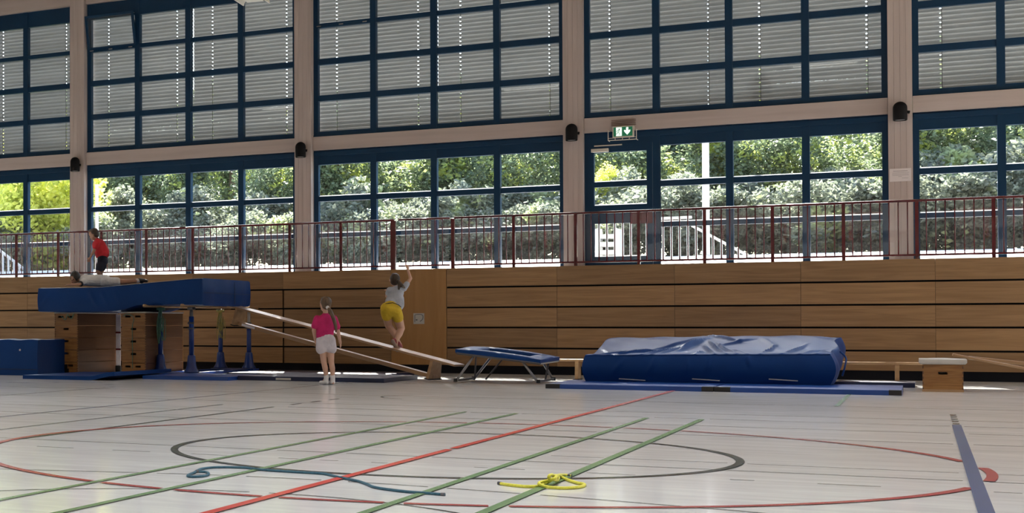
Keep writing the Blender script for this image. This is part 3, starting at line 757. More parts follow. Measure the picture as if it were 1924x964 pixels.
for x, xb, y0, y1 in ((-11.075, -11.13, 22.12, 25.90), (-10.41, -10.56, 22.12, 25.88)):
    d = (xb - x) / (25.41 - 22.7)
    a = Vector((x + 10.78 + d * (y0 - 22.7), y0 - 24.05, 1.168)); b = Vector((x + 10.78 + d * (y1 - 22.7), y1 - 24.05, 1.168))
    mb = MB(); sd = []
    for p in (a, b):
        for k in range(12):
            an = 2 * math.pi * k / 12; sd.append(p + Vector((0.021 * math.cos(an), 0, 0.026 * math.sin(an))))
    mb.add(sd, [(k, k + 12, (k + 1) % 12 + 12, (k + 1) % 12) for k in range(12)] + [tuple(range(12)), tuple(range(23, 11, -1))]).build('rail', MT['benchwood'], pb, smooth=True)
MB().box(-0.42, 0.5, -1.62, -1.28, 0.0, 0.055).build('base_plate', MT['bluepaint'], pb, bevel=0.01)
MB().box(-0.48, 0.36, 1.2, 1.5, 0.0, 0.055).build('base_plate', MT['bluepaint'], pb, bevel=0.01)
MB().box(-0.36, -0.29, -1.3, 1.25, 0.0, 0.05).box(0.2, 0.29, -1.3, 1.25, 0.0, 0.05).build('base_rail', MT['bluepaint'], pb)
bundle('skipping_rope', 'tangle of green skipping ropes knotted to the first blue post', (-11.03, 22.72, 1.12), 9, 0.62, 0.075, 'greenrope', 3)
bundle('skipping_rope', 'tangle of olive skipping ropes knotted to the post beneath the bench end', (-11.10, 25.36, 1.11), 8, 0.55, 0.06, 'oliverope', 5)

# benches
def bench(name, label, A, B, h=0.30, overhang=0.42, width=0.25, seat_t=0.032, rail=True, hooks=0, group=None, plate=False, legs=(0, 1), slim=False):
    A = Vector(A); B = Vector(B); d = B - A; L = d.length; d.normalize()
    t = thing(name, label, 'bench', A, 0, group)
    side = d.cross(Vector((0, 0, 1))).normalized(); nrm = side.cross(d)
    R = Matrix((d, -side, nrm)).transposed().to_4x4(); t.rotation_euler = R.to_euler()
    MB().box(0, L, -width / 2, width / 2, -seat_t, 0).build('seat', MT['benchwood'], t, bevel=0.008)
    for q in legs:
        x = overhang if q == 0 else L - overhang
        lw = 0.05
        MB().add(*[[(x + s * lw / 2 * 1, yy, zz) for s in (-1, 1) for yy, zz in ((-0.11, -seat_t), (0.11, -seat_t), (0.15, -h), (-0.15, -h))], [(0, 1, 2, 3), (7, 6, 5, 4), (0, 4, 5, 1), (1, 5, 6, 2), (2, 6, 7, 3), (3, 7, 4, 0)]]).build('leg', MT['benchwood'], t)
        MB().box(x - 0.045, x + 0.045, -0.155, 0.155, -h - 0.012, -h + 0.004).build('rubber_foot', MT['rubber'], t)
    if rail:
        MB().box(overhang - 0.05, L - overhang + 0.03, -0.05, 0.05, -h + 0.0, -h + 0.062).build('balance_rail', MT['benchwood'], t, bevel=0.004)
    if hooks:
        MB().box(-0.03, 0.06, -0.08, 0.08, -seat_t - 0.02, -seat_t).build('hook', MT['steel'], t)
    if plate:
        MB().box(overhang + 0.12, overhang + 0.42, -0.056, -0.05, -h + 0.012, -h + 0.05).build('maker_plate', MT['paper'], t)
    return t
bench('gym_bench', 'wooden gym bench propped as a ramp up to the raised mat', (-10.36, 23.80, 1.236), (-5.86, 22.11, 0.262), h=0.31, overhang=0.42, hooks=1, plate=True)
bench('gym_bench', 'level wooden gym bench passing beneath the wrinkled crash mat', (-4.92, 24.02, 0.318), (0.05, 24.2, 0.318), h=0.306, overhang=0.36, legs=(0, 1), rail=False)
bench('gym_bench', 'wooden gym bench sloping off the low leather-topped box', (0.335, 22.45, 0.475), (3.9, 22.6, -0.0 + 0.36 - 1.10 + 0.32 + 0.12), h=0.30, overhang=0.5, rail=False, legs=())
bench('gym_bench', 'second sloping gym bench leaning just behind the low leather-topped box', (0.52, 23.25, 0.43), (3.9, 23.25, 0.05), h=0.30, overhang=0.5, rail=False, legs=(), width=0.10, seat_t=0.045)

# mats on the floor
def floor_mat(name, label, x0, x1, y0, y1, mat, t=0.06, corners=False, lift=None, group='thin blue gym mats on the floor', z=0.0, rot=0.0):
    m_ = thing(name, label, 'mat', (x0, y0, z), rot, group)
    W_, D_ = x1 - x0, y1 - y0
    def fn(u, v, w):
        zz = w * t
        if lift: zz += lift * sm(0.72, 1.0, u)
        return (u * W_, v * D_, zz)
    soft_box('mat_body', fn, 24, 6, 1, MT[mat], m_).data.polygons.foreach_set('use_smooth', [False] * (24 * 6 * 2 + 24 * 2 + 6 * 2))
    if corners:
        for cx_ in corners:
            MB().box(W_ * cx_ - 0.13 if cx_ > 0 else -0.003, W_ * cx_ + 0.003 if cx_ > 0 else 0.18, -0.003, 0.16, 0.002, t + 0.001).build('corner_flap', MT['rubber'], m_)
    return m_
floor_mat('gym_mat', 'blue floor mat under the left half of the wrinkled crash mat', -4.30, -2.27, 20.5, 22.3, 'vinyl_bright', corners=(0, 1))
floor_mat('gym_mat', 'blue floor mat reaching out to the right of the wrinkled crash mat', -2.25, -0.22, 20.5, 22.3, 'vinyl_bright', corners=(0, 1))
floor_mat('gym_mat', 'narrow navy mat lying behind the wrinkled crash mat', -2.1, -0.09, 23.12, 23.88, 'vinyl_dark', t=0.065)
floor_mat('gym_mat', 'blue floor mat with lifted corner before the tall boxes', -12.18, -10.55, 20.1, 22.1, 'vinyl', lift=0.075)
floor_mat('gym_mat', 'blue floor mat beneath the near blue posts', -10.5, -9.05, 20.95, 22.42, 'vinyl_bright', t=0.055)
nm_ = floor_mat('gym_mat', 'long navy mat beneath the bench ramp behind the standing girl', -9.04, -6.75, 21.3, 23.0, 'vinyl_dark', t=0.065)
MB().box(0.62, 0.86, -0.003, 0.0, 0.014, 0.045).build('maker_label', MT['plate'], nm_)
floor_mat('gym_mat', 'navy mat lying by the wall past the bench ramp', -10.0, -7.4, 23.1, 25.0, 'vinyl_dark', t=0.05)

# blue block at the left edge
bk = thing('foam_block', 'tall blue foam block at the left edge beside the first tall box', 'mat', (-15.2, 21.45, 0))
def bkfn(u, v, w):
    x = u * 2.5; y = v * 1.0; z = w * 0.61
    if v == 0: y -= 0.02 * math.sin(math.pi * w) + wrinkle(x, z, [(2.05, 0.55, 2.2, 0.35, 0.012, 0.02), (1.6, 0.6, 1.75, 0.45, 0.01, 0.02)])
    if w == 1: z += 0.006 * math.sin(x * 14) - 0.01 * math.sin(math.pi * v)
    if w == 1 and v in (0, 1): z -= 0.012
    return (x, y, z)
soft_box('block_cover', bkfn, 60, 10, 12, MT['vinyl'], bk)
MB().tube([(2.16, -0.026, 0.43), (2.16, -0.02, 0.43)], 0.018, 10).build('valve', MT['lilac'], bk)
MB().box(0, 2.48, -0.022, -0.0, 0.10, 0.108).build('seam', MT['vinyl_dark'], bk)

# big wrinkled crash mat
cr = thing('crash_mat', 'big wrinkled blue crash mat lying over the level bench', 'mat', (-4.05, 21.87, 0.062))
fold_lo = [(0.30, 0.0, 0.95, 0.75, .022, .022), (0.12, 0.02, 0.75, 0.55, .02, .024), (0.72, 0.0, 1.15, 0.95, .026, .02), (0.86, 0.0, 1.35, 1.3, .026, .022), (1.05, 0.25, 1.45, 1.75, .03, .03), (1.40, 0.0, 1.48, 0.5, .018, .02), (1.66, 0.0, 1.38, 1.1, .026, .02), (1.80, 0.0, 1.42, 1.4, .026, .02), (1.93, 0.0, 1.55, 1.2, .024, .022), (2.05, 0.02, 1.72, 0.8, .018, .02),
           (2.20, 0.0, 2.32, 1.1, .022, .020), (2.45, 0.0, 2.70, 1.2, .022, .022), (2.66, 0.0, 2.95, 0.9, .018, .022), (2.86, 0.0, 3.0, 0.6, .014, .025), (1.3, 1.9, 1.9, 1.2, .02, .04), (0.55, 0.2, 1.4, 1.8, .018, .03), (1.55, 0.9, 2.1, 1.6, .016, .04), (2.4, 0.6, 2.05, 1.7, .012, .05)]
fold_fr = [(0.55, 0.38, 0.35, 0.1, .02, .03), (0.95, 0.4, 0.78, 0.05, .02, .03), (1.35, 0.38, 1.3, 0.08, .018, .03), (2.05, 0.38, 2.1, 0.2, .015, .03), (1.6, 0.38, 1.55, 0.12, .015, .03)]
def lo_fn(u, v, w):
    x = u * 3.02; y = v * 2.06
    lift = 0.045 * u
    bot = 0.222 * sm(0.2, 0.97, v)
    h = 0.365 + lift + 0.03 * math.sin(math.pi * u) * math.sin(math.pi * v)
    # ends slump
    z = bot + h * w
    xx, yy = x, y
    if v == 0: yy -= 0.035 * math.sin(math.pi * w) + wrinkle(x, w * 0.38, fold_fr)
    if v == 1: yy += 0.03 * math.sin(math.pi * w)
    if u == 1: xx += 0.07 * math.sin(math.pi * w) + 0.03 * math.sin(7 * y)
    if u == 0: xx -= 0.04 * math.sin(math.pi * w)
    if w == 1:
        z += 2.1 * wrinkle(x, y, fold_lo) + 0.006 * math.sin(11 * x + 3 * y) * math.sin(7 * y)
        ed = min(u, 1 - u) * 3.02
        z -= 0.04 * (1 - sm(0, 0.30, ed)) * sm(0.15, 0.9, v) * sm(0.3, 0.7, u)
    if w == 1 and v == 0: z -= 0.012
    return (xx, yy, z)
soft_box('mat_cover', lo_fn, 170, 90, 14, MT['vinyl'], cr)
MB().tube([Vector(lo_fn(i / 60, 0, 1)) + Vector((0, -0.004, 0)) for i in range(61)], 0.006, 5).build('edge_piping', MT['vinyl'], cr)
for x in (0.62, 1.55, 2.48):
    MB().bar((x - 0.17, -0.05, 0.03 + 0.015 * x), (x + 0.17, -0.05, 0.012 + 0.015 * x), 0.01, 0.012).build('carry_handle', MT['plate'], cr)
MB().tube(catmull([(3.10, 0.9, 0.42), (3.17, 0.8, 0.34), (3.16, 0.72, 0.22), (3.13, 0.7, 0.1)], 5), 0.012, 8).build('loose_flap', MT['vinyl'], cr)

# mini trampoline
tr = thing('mini_trampoline', 'blue padded mini trampoline on folding steel legs', 'trampoline', (-5.23, 22.36, 0))
FLc, FRc, BRc, BLc = [Vector(p) - Vector((-5.23, 22.36, 0)) for p in ((-5.83, 21.75, 0.49), (-4.66, 21.88, 0.345), (-4.62, 22.98, 0.365), (-5.78, 22.85, 0.515))]
def quad(u, v): return FLc * (1 - u) * (1 - v) + FRc * u * (1 - v) + BRc * u * v + BLc * (1 - u) * v
nq = Vector((0, 0, 1))
pads = [(0, 1, 0, 0.2, 'pad'), (0, 1, 0.8, 1, 'pad'), (0, 0.2, 0.2, 0.8, 'pad'), (0.8, 1, 0.2, 0.8, 'pad')]
for a, b, c, d, nme in pads:
    def pf(u, v, w, a=a, b=b, c=c, d=d):
        p = quad(a + (b - a) * u, c + (d - c) * v)
        bulge = 0.030 * math.sin(math.pi * u) ** 0.5 * math.sin(math.pi * v) ** 0.5 if 0 < u < 1 and 0 < v < 1 else 0.0
        return p + nq * (-0.045 + 0.05 * w + (bulge if w == 1 else 0))
    soft_box('pad', pf, 10, 10, 2, MT['vinyl'], tr)
def bed(u, v, w):
    p = quad(0.2 + 0.6 * u, 0.2 + 0.6 * v); return p + nq * (-0.035 + 0.008 * w - 0.03 * math.sin(math.pi * u) * math.sin(math.pi * v))
soft_box('jumping_bed', bed, 12, 12, 1, MT['vinyl_dark'], tr)
edge = [quad(0.015, 0.015), quad(0.985, 0.015), quad(0.985, 0.985), quad(0.015, 0.985)]
fm = MB()
for i in range(4): fm.tube([edge[i] - nq * 0.05, edge[(i + 1) % 4] - nq * 0.05], 0.02, 8)
fm.build('frame_tube', MT['darksteel'], tr)
o3 = Vector((-5.23, 22.36, 0))
feet = [Vector((-5.83, 21.76, 0.02)) - o3, Vector((-5.82, 22.72, 0.02)) - o3, Vector((-4.70, 21.92, 0.02)) - o3, Vector((-4.70, 22.95, 0.02)) - o3]
tops = [quad(0.22, 0.04), quad(0.22, 0.96), quad(0.78, 0.04), quad(0.78, 0.96)]
for f, tp in zip(feet, tops):
    MB().tube([f, tp - nq * 0.05], 0.018, 8).build('leg', MT['steel'], tr, smooth=True)
    MB().tube([f + Vector((0, 0, -0.002)), f + Vector((0, 0, 0.05))], 0.028, 10).build('rubber_foot', MT['rubber'], tr, smooth=True)
for a, b in ((0, 1), (2, 3)):
    MB().tube([feet[a] + nq * 0.02, feet[b] + nq * 0.02], 0.018, 8).build('foot_bar', MT['darksteel'], tr)
for sx, q in ((0.42, 0.02), (0.06, 0.0), (0.94, 0.02)):
    MB().tube([quad(sx, 0.5) - nq * 0.05 + Vector((0, 0.25, 0)), Vector(((feet[0] if sx < 0.5 else feet[2]).x + (0.22 if 0.2 < sx < 0.5 else 0.06 if sx < 0.2 else -0.05), 0.25, 0.03))], 0.013, 8).build('brace', MT['darksteel'], tr)

# ropes on the floor
def floor_rope(label, pxs, r, mat, zs=None):
    pts = []
    for i, p in enumerate(pxs):
        q = on_z(p[0], p[1], r if len(p) < 3 else p[2]); pts.append(q)
    t = thing('skipping_rope', label, 'rope', (pts[0].x, pts[0].y, 0))
    o = Vector((pts[0].x, pts[0].y, 0)); cp = catmull([p - o for p in pts], 7)
    MB().tube(cp, r, 9).build('strand', MT[mat], t, smooth=True)
    for p, q in ((cp[0], cp[2]), (cp[-1], cp[-3])):
        MB().tube([p, p + (q - p).normalized() * 0.02], r * 1.25, 9).build('rope_end', MT['darksteel'], t, smooth=True)
    return t
floor_rope('long dark blue rope lying in an S curve on the floor', [(367, 886), (380, 886.3), (389, 887.5), (392, 891), (385, 894), (372, 895.4), (360, 895.6), (352.5, 894), (357, 891), (364, 888.5), (371, 884), (381, 880.5), (405, 878), (439, 878), (464.6, 879.2), (490, 882.5), (541, 886), (592, 889), (612.7, 891), (640, 897.3), (673, 904), (690, 910), (706.5, 916), (756, 923), (800, 926.5), (836, 929.5)], 0.0075, 'bluerope')
floor_rope('short bright yellow rope tied in a loose knot', [(937, 908), (956, 911), (987, 914), (1010, 913.6), (1020, 910.5), (1028, 906.5, .015), (1036, 902, .03), (1041, 897.5, .045), (1038, 892.5, .06), (1032, 894, .06), (1032, 899, .045), (1040, 901, .03), (1047, 902, .02), (1049, 897, .03), (1043, 893.6, .03), (1052, 895, .02),
            (1058, 898, .012), (1070, 903), (1085, 907.5), (1096, 909.5), (1098, 912), (1087, 915.3), (1062, 917), (1037, 916), (1024, 914, .014), (1013, 909.5, .02), (1016, 906, .02), (1030, 903, .03), (1042, 899, .05), (1046, 895, .04), (1052, 892.6, .02), (1062, 892.8), (1073, 894)], 0.0085, 'yellowrope')

# hall luminaires: one unlit; the lit, unseen ones are added for light
ORD4 = ['first', 'second', 'third', 'fourth']
def luminaire(x, y, z, rot, label, w=150.0, L=1.5, tilt=0.0):
    t = thing('hall_lamp', label, 'lamp', (x, y, z), rot, 'suspended hall lamps')
    n = 12; vs = []; fs = []
    for xx in (-L / 2, L / 2):
        for k in range(n + 1):
            a = math.pi * k / n; vs.append((xx, 0.2 * math.cos(a), 0.14 * math.sin(a)))
        for k in range(n + 1):
            a = math.pi * (n - k) / n; vs.append((xx, 0.185 * math.cos(a), 0.125 * math.sin(a)))
    m_ = 2 * (n + 1)
    fs = [(k, (k + 1) % m_, (k + 1) % m_ + m_, k + m_) for k in range(m_)] + [tuple(range(m_ - 1, -1, -1)), tuple(range(m_, 2 * m_))]
    MB().add(vs, fs).build('reflector', MT['lamp'], t)
    MB().box(-L / 2 + 0.05, L / 2 - 0.05, -0.12, 0.12, 0.03, 0.05).build('diffuser', MT['lampglow'] if w else MT['lamp'], t)
    for sx in (-L / 3, L / 3): MB().tube([(sx, 0, 0.14), (sx, 0, CEIL_Z - z - 0.004)], 0.008, 6).build('suspension_rod', MT['steel'], t)
    if not w: return t
    ld = bpy.data.lights.new('added_hall_light', 'AREA'); ld.shape = 'RECTANGLE'; ld.size = L - 0.1; ld.size_y = 0.24; ld.energy = w; ld.spread = math.radians(105); ld.color = (0.97, 0.98, 1.0)
    lo = bpy.data.objects.new('added_hall_light', ld); COL.objects.link(lo); lo.parent = t; lo.location = (0, 0, 0.02)
    return t
lp = on_y(506, 6, 20.0)
luminaire(lp.x - 0.12, 20.0 - 0.75, lp.z, math.pi / 2 + 0.1, 'unlit cream lamp reflector cut off by the top of the photo', 0)
for i, (x, y) in enumerate([(x, y) for y in (2.0, 8.0, 14.0, 20.5) for x in (-16.0, -9.0, -2.0, 5.0)]):
    if (x, y) == (-9.0, 20.5): continue
    luminaire(x, y, 7.2, 0, 'unseen suspended hall lamp added for light, %s from the left in the %s row from the windows' % (ORD4[int((x + 16) / 7)], {20.5: 'first', 14.0: 'second', 8.0: 'third', 2.0: 'fourth'}[y]), LAMP_W * {2.0: 1.7, 8.0: 1.6, 14.0: 1.2, 20.5: 0.65}[y])

# ================================================================== OUTDOORS
gd = MB()
prof = [(27.95, 1.80), (28.3, 1.90), (31.0, 2.17), (33.5, 2.22), (60, 2.6)]
vs = []
for y, z in prof: vs += [(-60, y, z), (40, y, z)]
gd1 = MB().add(vs[:6] + [(-60, 31.0, 1.0), (40, 31.0, 1.0), (-60, 27.95, 1.0), (40, 27.95, 1.0)], [(0, 1, 3, 2), (2, 3, 5, 4), (8, 9, 1, 0)]).build('pavement_outside', MT['concrete'])
structure(gd1, 'sunlit pale paving outside the windows')
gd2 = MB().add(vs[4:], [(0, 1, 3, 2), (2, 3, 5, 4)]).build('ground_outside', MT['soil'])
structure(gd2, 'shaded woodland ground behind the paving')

def leaf_cloud(name, n, rx, ry, rz, size, seed, clumps=26, base=0.0):
    r = np.random.default_rng(seed)
    cc = r.normal(size=(clumps, 3)); cc /= np.linalg.norm(cc, axis=1)[:, None]; cc *= (r.random(clumps)[:, None] ** 0.5) * 0.85
    cr_ = r.uniform(0.25, 0.5, clumps)
    ci = r.integers(0, clumps, n)
    d = r.normal(size=(n, 3)); d /= np.linalg.norm(d, axis=1)[:, None]
    p = cc[ci] + d * (cr_[ci] * r.random(n) ** 0.4)[:, None]
    p = p * np.array([rx, ry, rz])
    p[:, 2] += rz + base
    a = r.normal(size=(n, 3)); a[:, 2] *= 0.6; a /= np.linalg.norm(a, axis=1)[:, None]
    b = np.cross(a, r.normal(size=(n, 3))); b /= np.linalg.norm(b, axis=1)[:, None]
    s = (size * r.uniform(0.6, 1.35, n))[:, None]
    v = np.stack([p - a * s, p + b * s * 0.55, p + a * s, p - b * s * 0.55], 1).reshape(-1, 3)
    me = bpy.data.meshes.new(name); me.vertices.add(4 * n); me.vertices.foreach_set('co', v.ravel())
    me.loops.add(4 * n); me.loops.foreach_set('vertex_index', np.arange(4 * n, dtype=np.int32))
    me.polygons.add(n); me.polygons.foreach_set('loop_start', np.arange(0, 4 * n, 4, dtype=np.int32)); me.polygons.foreach_set('loop_total', np.full(n, 4, dtype=np.int32))
    me.update(); me.validate(); return me

crowns = [leaf_cloud('foliage', 15000, 2.6, 2.0, 2.9, 0.085, 11, 30), leaf_cloud('foliage', 15000, 2.4, 1.9, 3.1, 0.095, 12, 34), leaf_cloud('foliage', 15000, 2.8, 2.1, 2.7, 0.08, 13, 28)]
for c in crowns: c.materials.append(MT['leaf'])
crown_l = leaf_cloud('foliage', 14000, 2.3, 1.8, 2.6, 0.10, 21, 26); crown_l.materials.append(MT['leaf_lime'])
bushes = [leaf_cloud('foliage', 9000, 1.7, 1.0, 0.95, 0.06, 31, 26), leaf_cloud('foliage', 9000, 1.5, 1.0, 1.1, 0.065, 32, 26)]
for c in bushes: c.materials.append(MT['leaf_grey'])
trunk_me = MB().tube(catmull([(0, 0, -0.3), (0.05, 0, 1.0), (-0.05, 0.05, 2.4), (0.1, 0, 4.0), (0.0, 0.05, 5.6)], 4), [0.16 - 0.11 * i / 16 for i in range(17)], 9).mesh('trunk', True)

def tree(label, x, y, s, me, rot, zc=0.8, group='trees beyond the windows'):
    t = thing('broadleaf_tree', label, 'tree', (x, y, 2.15), rot, group); t.scale = (s, s, s)
    obj('trunk', trunk_me, MT['bark'], t)
    f = obj('foliage', me, None, t, loc=(0, 0, zc)); f['kind'] = 'stuff'
    return t
spots = []
for k in range(17): spots.append((-25.0 + k * 2.1 + random.uniform(-0.4, 0.4), 36.6 + random.uniform(-0.7, 0.7), random.uniform(0.58, 0.70), 0))
for k in range(11): spots.append((-28.5 + k * 3.5 + random.uniform(-0.6, 0.6), 41.5 + random.uniform(-1, 1), random.uniform(0.95, 1.15), 1))
ORD = ['first', 'second', 'third', 'fourth', 'fifth', 'sixth', 'seventh', 'eighth', 'ninth', 'tenth', 'eleventh', 'twelfth', 'thirteenth', 'fourteenth', 'fifteenth', 'sixteenth', 'seventeenth', 'eighteenth', 'nineteenth']
ORD += ['twentieth'] + ['twenty-' + w for w in ORD[:9]] + ['thirtieth'] + ['thirty-' + w for w in ORD[:9]]
cnt = [0, 0, 0]
for i, (x, y, s, row) in enumerate(spots):
    lab = '%s leafy green tree from the left in the %s row beyond the paving' % (ORD[cnt[row]], ('front', 'middle', 'rear')[row]); cnt[row] += 1
    tree(lab, x, y, s, crowns[i % 3], random.uniform(0, 6.28), group='green trees, row %d beyond the paving' % (row + 1), zc=0.9 if row == 0 else 0.5)
tree('bright lime-leaved tree outside the leftmost window', -19.6, 32.9, 0.80, crown_l, 0.4, zc=-0.1)
tree('small lime-leaved sapling seen through the emergency door', on_y(1150, 320, 34.6).x, 34.6, 0.24, crown_l, 2.0, zc=4.2)
for i in range(34):
    back = i % 2
    x = -23.0 + i * 0.9 + random.uniform(-0.25, 0.25)
    b_ = thing('shrub', '%s low grey-green shrub from the left in the thicket behind the railing' % ORD[i], 'shrub', (x, 32.9 + back * 1.5 + random.uniform(-0.4, 0.4), 2.1), random.uniform(0, 6.28), 'low shrubs along the paving')
    s = random.uniform(0.78, 1.0) + 0.15 * back; b_.scale = (s, s, s)
    f = obj('foliage', bushes[i % 2], None, b_, loc=(0, 0, -0.1)); f['kind'] = 'stuff'
    MB().tube([(0, 0, -0.2), (0.05, 0, 0.6), (-0.1, 0.05, 1.2)], [0.03, 0.025, 0.012], 6).build('stem', MT['bark'], b_)

for q, (px, lab) in enumerate(((752, 'grey-green shrub seen behind the gate section of the railing'), (790, 'rounded grey-green shrub just right of the gate post'))):
    b_ = thing('shrub', lab, 'shrub', (on_y(px, 470, 32.6).x, 32.6 + 0.5 * q, 2.1), 1.0 + q, 'low shrubs along the paving'); b_.scale = (0.85, 0.85, 0.85)
    f = obj('foliage', bushes[q], None, b_, loc=(0, 0, -0.1)); f['kind'] = 'stuff'
    MB().tube([(0, 0, -0.2), (0.05, 0, 0.6), (-0.1, 0.05, 1.2)], [0.03, 0.025, 0.012], 6).build('stem', MT['bark'], b_)

# white lamp pole, posts, stair rails
pl = thing('lamp_pole', 'tall white lamp pole standing outside the door bay', 'pole', (-3.53, 31.0, 2.1))
MB().tube([(0, 0, -0.1), (0, 0, 5.5)], [0.068, 0.055], 14).build('shaft', MT['white'], pl, smooth=True)
MB().box(-0.12, 0.12, -0.12, 0.12, 0.0, 0.08).build('foot_plate', MT['white'], pl)
MB().tube([(0, 0, 5.45), (0.2, 0, 5.6)], 0.12, 12).build('lamp_head', MT['white'], pl)
for X, lab in ((on_y(182, 400, 28.6).x, 'white downpipe outside beside the leftmost inner column'), (on_y(134, 480, 29.4).x, 'white post outside at the edge of the leftmost window')):
    ps = thing('white_post', lab, 'post', (X, 28.6 if 'pipe' in lab else 29.4, 1.95))
    h = 1.95 if 'pipe' in lab else 0.72
    MB().box(-0.03, 0.03, -0.03, 0.03, -0.08, h).build('shaft', MT['white'], ps, bevel=0.006)
    MB().box(-0.04, 0.04, -0.04, 0.04, h, h + 0.02).build('cap', MT['white'], ps)
def stair_rail(label, y, p0, p1, z_bot, n, post_at=()):
    a = on_y(*p0, y); b = on_y(*p1, y)
    t = thing('stair_rail', label, 'railing', (a.x, y, 0))
    MB().bar((0, 0, a.z), (b.x - a.x, 0, b.z), 0.05, 0.05).build('handrail', MT['white'], t)
    for k in range(n):
        f = (k + 0.5) / n; x = (b.x - a.x) * f; zt = a.z + (b.z - a.z) * f; zb = z_bot
        if zt - zb > 0.05: MB().box(x - 0.018, x + 0.018, -0.015, 0.015, zb, zt).build('baluster', MT['white'], t)
    return t
stair_rail('white sloping stair rail outside the leftmost window', 29.8, (-40, 440), (52, 511), 1.96, 9)
stair_rail('white level stair rail outside the emergency door', 29.6, (1118, 416), (1300, 408), 1.97, 12)
stair_rail('white sloping stair rail outside right of the lamp pole', 29.6, (1300, 424), (1412, 484), 1.97, 7)
sp = thing('outdoor_steps', 'small white outdoor steps seen low through the emergency door', 'steps', (on_y(1138, 470, 30.2).x, 30.2, 2.0))
for k in range(4): MB().box(-0.14 - 0.02 * k, 0.16, k * 0.12, k * 0.12 + 0.3, 0.05 + k * 0.16, 0.13 + k * 0.16).build('tread', MT['white'], sp)
MB().box(-0.2, -0.16, 0, 0.6, 0.0, 0.7).box(0.16, 0.2, 0, 0.6, 0, 0.7).build('stringer', MT['white'], sp)

# ================================================================== PEOPLE
def cap_mesh(p0, r0, p1, r1, n=14, flat=1.0, side=None):
    """closed tapered capsule; flat squeezes it across the direction 'side x axis'"""
    p0 = Vector(p0); p1 = Vector(p1); ax = p1 - p0; L = ax.length; ax = ax.normalized() if L > 1e-6 else Vector((0, 0, 1))
    s = Vector(side) if side is not None else ax.orthogonal(); s = (s - ax * s.dot(ax)).normalized(); q = ax.cross(s)
    rings = []
    for a in (80, 60, 40, 20, 0): rings.append((p0 - ax * r0 * math.sin(math.radians(a)), r0 * math.cos(math.radians(a))))
    for k in range(1, 5): rings.append((p0 + (p1 - p0) * k / 5, r0 + (r1 - r0) * k / 5))
    for a in (0, 20, 40, 60, 80): rings.append((p1 + ax * r1 * math.sin(math.radians(a)), r1 * math.cos(math.radians(a))))
    vs = []; fs = []
    for c, r in rings:
        for k in range(n):
            an = 2 * math.pi * k / n; vs.append(c + s * (r * math.cos(an)) + q * (r * flat * math.sin(an)))
    m = len(rings)
    for i in range(m - 1):
        for k in range(n): fs.append((i * n + k, i * n + (k + 1) % n, (i + 1) * n + (k + 1) % n, (i + 1) * n + k))
    fs.append(tuple(range(n - 1, -1, -1))); fs.append(tuple((m - 1) * n + k for k in range(n)))
    return vs, fs

def ell_mesh(c, rx, ry, rz, axes=None, n=16, m=10):
    c = Vector(c); ax = axes or (Vector((1, 0, 0)), Vector((0, 1, 0)), Vector((0, 0, 1)))
    vs = []; fs = []
    for i in range(1, m):
        t = math.pi * i / m
        for k in range(n):
            a = 2 * math.pi * k / n
            vs.append(c + ax[0] * (rx * math.sin(t) * math.cos(a)) + ax[1] * (ry * math.sin(t) * math.sin(a)) + ax[2] * (rz * math.cos(t)))
    for i in range(m - 2):
        for k in range(n): fs.append((i * n + k, (i + 1) * n + k, (i + 1) * n + (k + 1) % n, i * n + (k + 1) % n))
    fs.append(tuple(range(n))); fs.append(tuple((m - 2) * n + k for k in range(n - 1, -1, -1)))
    return vs, fs

def fuse(name, shapes, mat, parent, voxel=0.008, it=5):
    """all shapes grown together into one continuous skin"""
    mb = MB()
    for s in shapes: mb.add(*s)
    me = mb.mesh(name); bm = bmesh.new(); bm.from_mesh(me); bmesh.ops.recalc_face_normals(bm, faces=bm.faces); bm.to_mesh(me); bm.free()
    tmp = bpy.data.objects.new(name, me); COL.objects.link(tmp)
    r = tmp.modifiers.new('r', 'REMESH'); r.mode = 'VOXEL'; r.voxel_size = voxel; r.use_smooth_shade = True
    s = tmp.modifiers.new('s', 'SMOOTH'); s.factor = 0.5; s.iterations = it
    dg = bpy.context.evaluated_depsgraph_get(); ev = tmp.evaluated_get(dg)
    out = bpy.data.meshes.new_from_object(ev); out.name = name
    bpy.data.objects.remove(tmp); bpy.data.meshes.remove(me)
    out.materials.clear(); out.polygons.foreach_set('use_smooth', [True] * len(out.polygons))
    return obj(name, out, mat, parent)

def hand(wrist, direction, palm_n, size=0.115, side=1, curl=0.35):
    """palm, four fingers of different length and a thumb"""
    d = Vector(direction).normalized(); n = Vector(palm_n); n = (n - d * n.dot(d)).normalized(); w = d.cross(n) * side
    W = Vector(wrist); k = size / 0.115; out = []
    out.append(cap_mesh(W, 0.019 * k, W + d * 0.040 * k, 0.027 * k, flat=0.55, side=w))
    base = W + d * 0.045 * k
    for j, (off, ln) in enumerate(((-0.024, 0.046), (-0.008, 0.053), (0.008, 0.049), (0.024, 0.038))):
        b = base + w * off * k; sp = w * (off * 0.35)
        d1 = (d + sp * 4 + n * curl * 0.4).normalized(); d2 = (d + sp * 4 + n * curl * 1.4).normalized()
        m_ = b + d1 * ln * 0.55 * k; e = m_ + d2 * ln * 0.5 * k
        out.append(cap_mesh(b, 0.0075 * k, m_, 0.007 * k, 8)); out.append(cap_mesh(m_, 0.007 * k, e, 0.006 * k, 8))
    tb = W + d * 0.014 * k - w * 0.018 * k; tm = tb + (d * 0.6 - w * 0.85 + n * 0.25).normalized() * 0.028 * k; te = tm + (d * 0.95 - w * 0.35 + n * 0.3).normalized() * 0.024 * k
    out.append(cap_mesh(tb, 0.0095 * k, tm, 0.008 * k, 8)); out.append(cap_mesh(tm, 0.008 * k, te, 0.0068 * k, 8))
    return out

